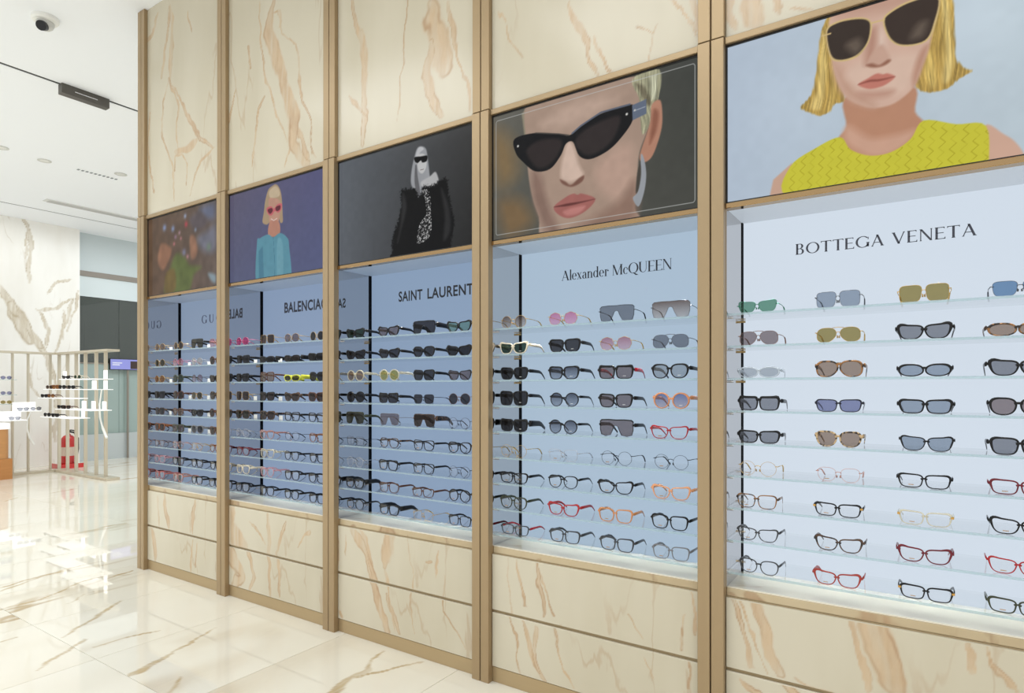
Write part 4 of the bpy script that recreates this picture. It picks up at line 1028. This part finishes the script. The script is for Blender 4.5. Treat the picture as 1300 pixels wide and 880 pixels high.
for b in range(1, 6):
    j = JX[b - 1]; xl, xr = j + .0455, JX[b] - .0455; wd = xr - xl; bw = BAYWORD[b - 1]
    # upper marble panel
    me = slab('marble_panel', xl, xr, 2.5035, CEIL - .001, .03, .0065, [(w_, [(p + xl * 1000, q + 2502) for p, q in pts]) for bb, pt, w_, pts in VEINS if bb == b and pt == 'u'], front=YF, seed=b)
    o = put('marble_panel', me, M_MARB); tag(o, 'tall cream marble wall panel above the ' + bw, 'wall panel', 'marble panels above the screens')
    # rails
    o = put('trim_rail', MB().bbox(xl, xr, YF - .012, YF + .03, 2.4795, 2.503, .002), M_TAN); tag(o, 'champagne metal ledge between marble panel and ' + bw, 'ledge', 'ledges above the screens')
    o = put('trim_rail', MB().bbox(xl, xr, YF - .006, YF + .03, 1.911, 1.9295, .002), M_RAIL); tag(o, 'polished bronze rail under the ' + bw, 'rail', 'polished rails under the screens')
    # cabinet
    t = thing('display_cabinet', 'lit marble eyewear display cabinet under the ' + bw, 'cabinet', ((xl + xr) / 2, 2.3, 0), 'display cabinets along the wall')
    part('plinth', MB().bbox(xl, xr, YF + .004, 2.40, 0, .066, .001), M_PLINTH, t)
    vd = [(w_, [(p + xl * 1000, q) for p, q in pts]) for bb, pt, w_, pts in VEINS if bb == b and pt == 'd']
    for zz0, zz1 in ((.069, .3045), (.3175, .5585)):
        d = put('drawer_front', slab('drawer_front', xl + .001, xr - .001, zz0, zz1, .010, .0045, vd, front=YF, seed=b + zz0), M_MARB, t); d.data.transform(Matrix.Translation(-t.location))
    cm = MB().box(xl, xr, YF + .0112, 2.44, .0665, .562); part('carcass', cm, princ('carcass_stone', (166, 146, 112), .4), t)
    part('counter', MB().box(xl, xr, YF + .014, 2.4290, .5905, .5945), M_MARBTOP, t)
    ns = slab('counter_edge', xl, xr, .5625, .590, .05, .006, [(w_ * 1.6, [(p + xl * 1000, q) for p, q in pts]) for bb, pt, w_, pts in VEINS if bb == b and pt == 'd' and pts[0][1] > 480], front=YF + .012, seed=b + 3)
    ns.transform(Matrix.Translation(-t.location)); put('counter_edge', ns, M_EDGE_SHADED, t)
    part('back_panel', MB().box(xl, xr, YB, YB + .02, .5945, 1.93), PANEL_M[b], t, 'backlit pale blue panel')
    part('canopy', MB().box(xl, xr, YF + .031, YB - .0005, 1.911, 1.929), princ('canopy_added_glow_%s' % 'abcde'[b - 1], (120, 124, 128), .5, emit=tuple(int(v * .86) for v in PANEL_RGB[b]), estr=.78, spec=.2), t, 'canopy with added soft glow')  # emission added so the canopy underside reads brighter
    part('side_mirror', MB().box(xl, xl + .003, YF + .002, YB - .0005, .595, 1.9105), M_MIRROR, t, 'mirrored side panel')
    part('side_panel', MB().box(xr - .003, xr, YF + .002, YB - .0005, .595, 1.9105), M_CANOPY, t)
    part('corner_strip', MB().box(xl + .0032, xl + .0055, YB - .019, YB - .0004, .595, 1.9105), princ('matt_black', (8, 10, 14), .7, spec=.1), t, 'black corner strip')
    mbs, lab = brand(b)
    for mb in mbs: part('brand_lettering', mb, M_LETTER[b], t, lab)
    for k, z in enumerate(SHELF_Z):
        sh = part('glass_shelf', MB().box(xl + .006, xr - .006, 2.2015, 2.412, z - .0078, z), M_SHELF, t)
        part('front_edge', MB().box(xl + .006, xr - .006, 2.1995, 2.2014, z - .0078, z), M_SHEDGE, sh)
        if b >= 3 or True:
            for y in (2.225, 2.395):
                part('bracket', MB().tube([(xl + .0035, y, z - .0125), (xl + .020, y, z - .0125)], .0042, 8), M_BRASSPIN if y > 2.3 else M_CHROME, sh)
    lo = area('niche_fill_light', ((xl + xr) / 2, 2.214, 1.9105), wd * .92, .012, 2.6, (1, .985, .96), rot=(R(10), 0, 0), spread=24)  # unseen strip added behind the rail to brighten the counter

# ------------------------------------------------------------------ eyewear on the shelves
OFF = [.135, .383, .615, .833]
n_words = 0
for b in range(5, 0, -1):
    for r, row in enumerate(EYE[b].split('\n')):
        for c, spec in enumerate(row.split('|')):
            x = JX[b - 1] + OFF[c] + (.007 if b == 5 else .003) + (.003 if c == 0 else 0) + random.uniform(-.004, .004)
            if b == 1: x += .01
            tail = '%s on %s shelf under %s' % (['first', 'second', 'third', 'fourth'][c], (['top'] + ORD[1:])[r], BAYWORD[b - 1])
            g_ = make_eyewear(spec, (x, 2.224, SHELF_Z[r] + .0003), tail, 'eyewear on the shelves under the ' + BAYWORD[b - 1], b, random.uniform(-.05, .03))
            sc_ = {5: .975, 4: 1.05}.get(b, 1.0); g_.scale = (sc_, sc_, sc_)
            if b == 1 and r < 6 and (r + c) % 2 == 0 or (b == 2 and r in (1, 3, 4) and c in (0, 1)) or (b == 1 and c == 2 and r < 6):
                cd_ = MB().box(.058, .092, .040, .0406, .0005, .024); o = put('price_tag', cd_, TAG_GLINT_W, g_); o['label'] = 'white paper price tag'

# ------------------------------------------------------------------ metal divider screen with small glass shelves (far end)
M_DIV = princ('pale_metal', (206, 196, 176), .35, .35)
t = thing('divider_screen', 'pale metal slatted divider screen with glass shelves before the white marble wall', 'divider', (-11, 3.95, 0))
part('base_plate', MB().bbox(-11.06, -9.3, 3.93, 4.10, 0, .035, .002), M_DIV, t)
part('base_plate', MB().box(-11.14, -10.98, 2.2, 3.929, 0, .035), M_DIV, t)
part('top_rail', MB().bbox(-11.06, -9.3, 3.93, 4.10, 1.785, 1.815, .002), M_DIV, t)
part('top_rail', MB().box(-11.14, -10.98, 2.2, 3.929, 1.785, 1.815), M_DIV, t)
for x in (-11.06, -10.76, -10.46, -10.15, -9.81, -9.52): part('slat', MB().box(x - .013, x + .013, 3.995, 4.035, .0351, 1.7849), M_DIV, t)
for y in (2.62, 3.02, 3.43, 3.62, 3.90): part('slat', MB().box(-11.095, -11.035, y - .009, y + .009, .0351, 1.7849), M_DIV, t)
M_LIT = princ('lit_acrylic', (250, 250, 250), .3, emit=(255, 255, 255), estr=.9)
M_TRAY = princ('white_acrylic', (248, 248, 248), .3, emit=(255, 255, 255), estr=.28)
DS = [((-10.26, -9.20), 1.405), ((-10.80, -9.20), 1.262), ((-11.0, -9.97), 1.133), ((-10.39, -9.24), .978), ((-10.92, -9.90), .852)]
for (x0, x1), z in DS: part('display_shelf', MB().box(x0, x1, 3.72, 3.974, z - .010, z), M_TRAY, t, 'thin white shelf')
BR = [(-9.31, -9.215, 1.405), (-9.66, -9.54, 1.262), (-9.31, -9.215, 1.262), (-9.98, -9.86, .978), (-9.68, -9.57, .978), (-9.35, -9.245, .978), (-10.0, -9.90, .852), (-10.60, -10.50, 1.405)]
for x0, x1, z in BR: part('card_holder', MB().box(x0, x1, 3.90, 3.908, z + .0002, z + .115), M_LIT, t, 'upright white acrylic card')
for y0, y1, z in ((3.42, 3.72, .945), (3.26, 3.54, .815)):
    part('display_shelf', MB().box(-11.035, -10.85, y0, y1, z - .012, z), M_TRAY, t, 'thin white shelf'); part('card_holder', MB().box(-11.034, -11.029, y0, y1 - .02, z + .0002, z + .12), M_LIT, t, 'upright white acrylic card')
for z in (1.40, 1.18, 1.05): part('display_shelf', MB().box(-11.03, -10.85, 2.9, 3.42, z - .008, z), M_SHEDGE, t, 'clear shelf')
for pts in ([(-9.37, 3.90, 1.25), (-9.43, 3.90, 1.05), (-9.42, 3.90, .88), (-9.33, 3.90, .72), (-9.22, 3.90, .60)], [(-10.95, 3.62, .94), (-10.93, 3.57, .82), (-10.92, 3.56, .68), (-10.92, 3.59, .55), (-10.9, 3.64, .44)]):
    part('curved_arm', MB().tube(pts, [.008, .010, .012, .015, .016], 8), M_WHITE, t, 'curved white arm')
DE = [('rnd P cream dgreen', -9.78, 3.86, 1.406, 'on top white shelf of the divider screen'), ('cat P black dark', -10.15, 3.86, 1.406, 'beside the white card on top divider shelf'),
      ('big P amber amber', -10.50, 3.84, 1.263, 'large pair on second divider shelf'), ('rnd P black dark', -10.28, 3.86, 1.263, 'middle of second divider shelf'), ('pan P black dark', -9.98, 3.86, 1.263, 'near card on second divider shelf'), ('rnd p brown dbrown', -10.72, 3.86, 1.263, 'far end of second divider shelf'),
      ('rnd P brown amber', -10.66, 3.86, 1.134, 'on third divider shelf'), ('sq P black dark', -10.90, 3.86, 1.134, 'far end of third divider shelf'),
      ('sq P brown dark', -10.13, 3.86, .979, 'on fourth divider shelf'), ('sq P black dark', -10.32, 3.86, .979, 'far end of fourth divider shelf'), ('sq P black dark', -10.52, 3.86, .853, 'on lowest divider shelf'), ('rnd P black dark', -10.80, 3.86, .853, 'far end of lowest divider shelf')]
for spec, x, y, z, tail in DE: make_eyewear(spec, (x, 3.765, z), tail, 'eyewear on the divider screen', 0, .35, True)
for spec, y, z, tail in [('geo M gun violet', 3.30, 1.4005, 'topmost on clear shelf above wooden counter'), ('geo M gun violet', 3.30, 1.1805, 'middle clear shelf above wooden counter'), ('geo M gold olive', 3.30, 1.0505, 'lower clear shelf above wooden counter'),
                         ('sq p black grey', 3.50, .9455, 'on white tray before the divider corner'), ('rnd p black grey', 3.655, .9455, 'end of white tray before divider corner'), ('sq p grey grey', 3.40, .8155, 'on lower white tray by the wooden counter')]:
    g_ = make_eyewear(spec, (-10.875, y, z), tail, 'eyewear beside the wooden counter', 0, R(80), True)
# ------------------------------------------------------------------ wooden counter at the edge of the view
M_WOOD = princ('honey_wood', (196, 142, 88), .35, grain=.12, gscale=(3, 3, 40)); M_WOOD2 = princ('honey_wood_base', (188, 128, 70), .25, grain=.1, gscale=(3, 3, 40))
t = thing('wooden_counter', 'honey-coloured wooden counter with glossy white top', 'counter', (-11.2, 2.6, 0))
part('plinth', MB().bbox(-10.96, -10.64, 1.6, 3.30, 0, .285, .003), M_WOOD2, t)
rc = [(math.cos(R(a)) * .08, math.sin(R(a)) * .08) for a in range(0, 91, 15)]
def rounded(x0, x1, y0, y1, z0, z1):
    p = [(x0, y0), (x1, y0)] + [(x1 - .08 + cx, y1 - .08 + cy) for cx, cy in rc] + [(x0, y1)]; n = len(p); mb = MB()
    return mb.add([(x, y, z0) for x, y in p] + [(x, y, z1) for x, y in p], [tuple(range(n))[::-1], tuple(range(n, 2 * n))] + [(k, (k + 1) % n, (k + 1) % n + n, k + n) for k in range(n)])
part('body', rounded(-10.95, -10.66, 1.62, 3.28, .2855, .70), M_WOOD, t)
part('worktop', rounded(-10.96, -10.645, 1.6, 3.295, .7005, .78), M_TRAY, t, 'glossy white top')
# ------------------------------------------------------------------ fire extinguishers by the marble wall
EX = (-11.42, 4.27)
t = thing('extinguisher_stand', 'low red tray under the fire extinguisher', 'stand', (EX[0], EX[1], 0))
M_RED = princ('extinguisher_red', (206, 36, 34), .3, coat=.4)
part('tray', MB().box(EX[0] - .19, EX[0] + .16, EX[1] - .16, EX[1] + .16, 0, .03), M_RED, t); part('tray_rim', MB().box(EX[0] + .1605, EX[0] + .175, EX[1] - .16, EX[1] + .16, 0, .07), M_RED, t); part('tray_rim', MB().box(EX[0] - .19, EX[0] + .16, EX[1] - .175, EX[1] - .1605, 0, .07), M_RED, t)
t = thing('fire_extinguisher', 'red fire extinguisher with black hose standing behind the divider screen', 'extinguisher', (EX[0], EX[1], .031))
ex3 = (EX[0], EX[1], .031)
part('cylinder', MB().lathe([(.09, 0), (.098, .012), (.098, .40), (.09, .44), (.065, .475), (.035, .49), (.03, .51)], ex3, 28), M_RED, t)
part('label_plate', MB().lathe([(.0988, .16), (.0988, .30)], ex3, 28), princ('extinguisher_label', (226, 206, 190), .5), t)
part('valve', MB().lathe([(.02, .51), (.024, .52), (.024, .545), (.016, .56)], ex3, 14), M_BRASSPIN, t)
part('handle', MB().tube([(EX[0] - .01, EX[1] - .01, .585), (EX[0] + .05, EX[1] + .02, .60), (EX[0] + .12, EX[1] + .05, .59)], .010, 6), M_BLACK, t)
part('hose', MB().tube([(EX[0] + .02, EX[1], .578), (EX[0] + .09, EX[1] + .05, .56), (EX[0] + .15, EX[1] + .08, .47), (EX[0] + .155, EX[1] + .08, .30), (EX[0] + .13, EX[1] + .06, .12), (EX[0] + .11, EX[1] + .05, .07)], .014, 8), M_BLACK, t, 'black rubber hose')
# ------------------------------------------------------------------ lit sign screen inside the shopfront
t = thing('shop_sign_screen', 'small blue lit screen inside the far shopfront', 'screen', (-12.0, 5.42, 1.50))
part('housing', MB().box(-12.07, -12.03, 5.14, 5.75, 1.60, 1.80), M_BLACK, t)
part('picture', MB().box(-12.0299, -12.026, 5.15, 5.74, 1.61, 1.79), princ('sign_blue', (60, 60, 110), .3, emit=(150, 156, 220), estr=.8), t)
for k, (y0, y1, z0, z1, c) in enumerate([(5.18, 5.34, 1.715, 1.735, (220, 222, 240)), (5.18, 5.30, 1.68, 1.70, (220, 222, 240)), (5.48, 5.60, 1.62, 1.76, (60, 44, 40))]):
    part('graphic', MB().box(-12.0259, -12.0245, y0, y1, z0, z1), princ('sign_graphic_%s' % 'abc'[k], c, .4), t)
part('stem', MB().box(-12.06, -12.04, 5.43, 5.46, 0, 1.60), M_STR, t)
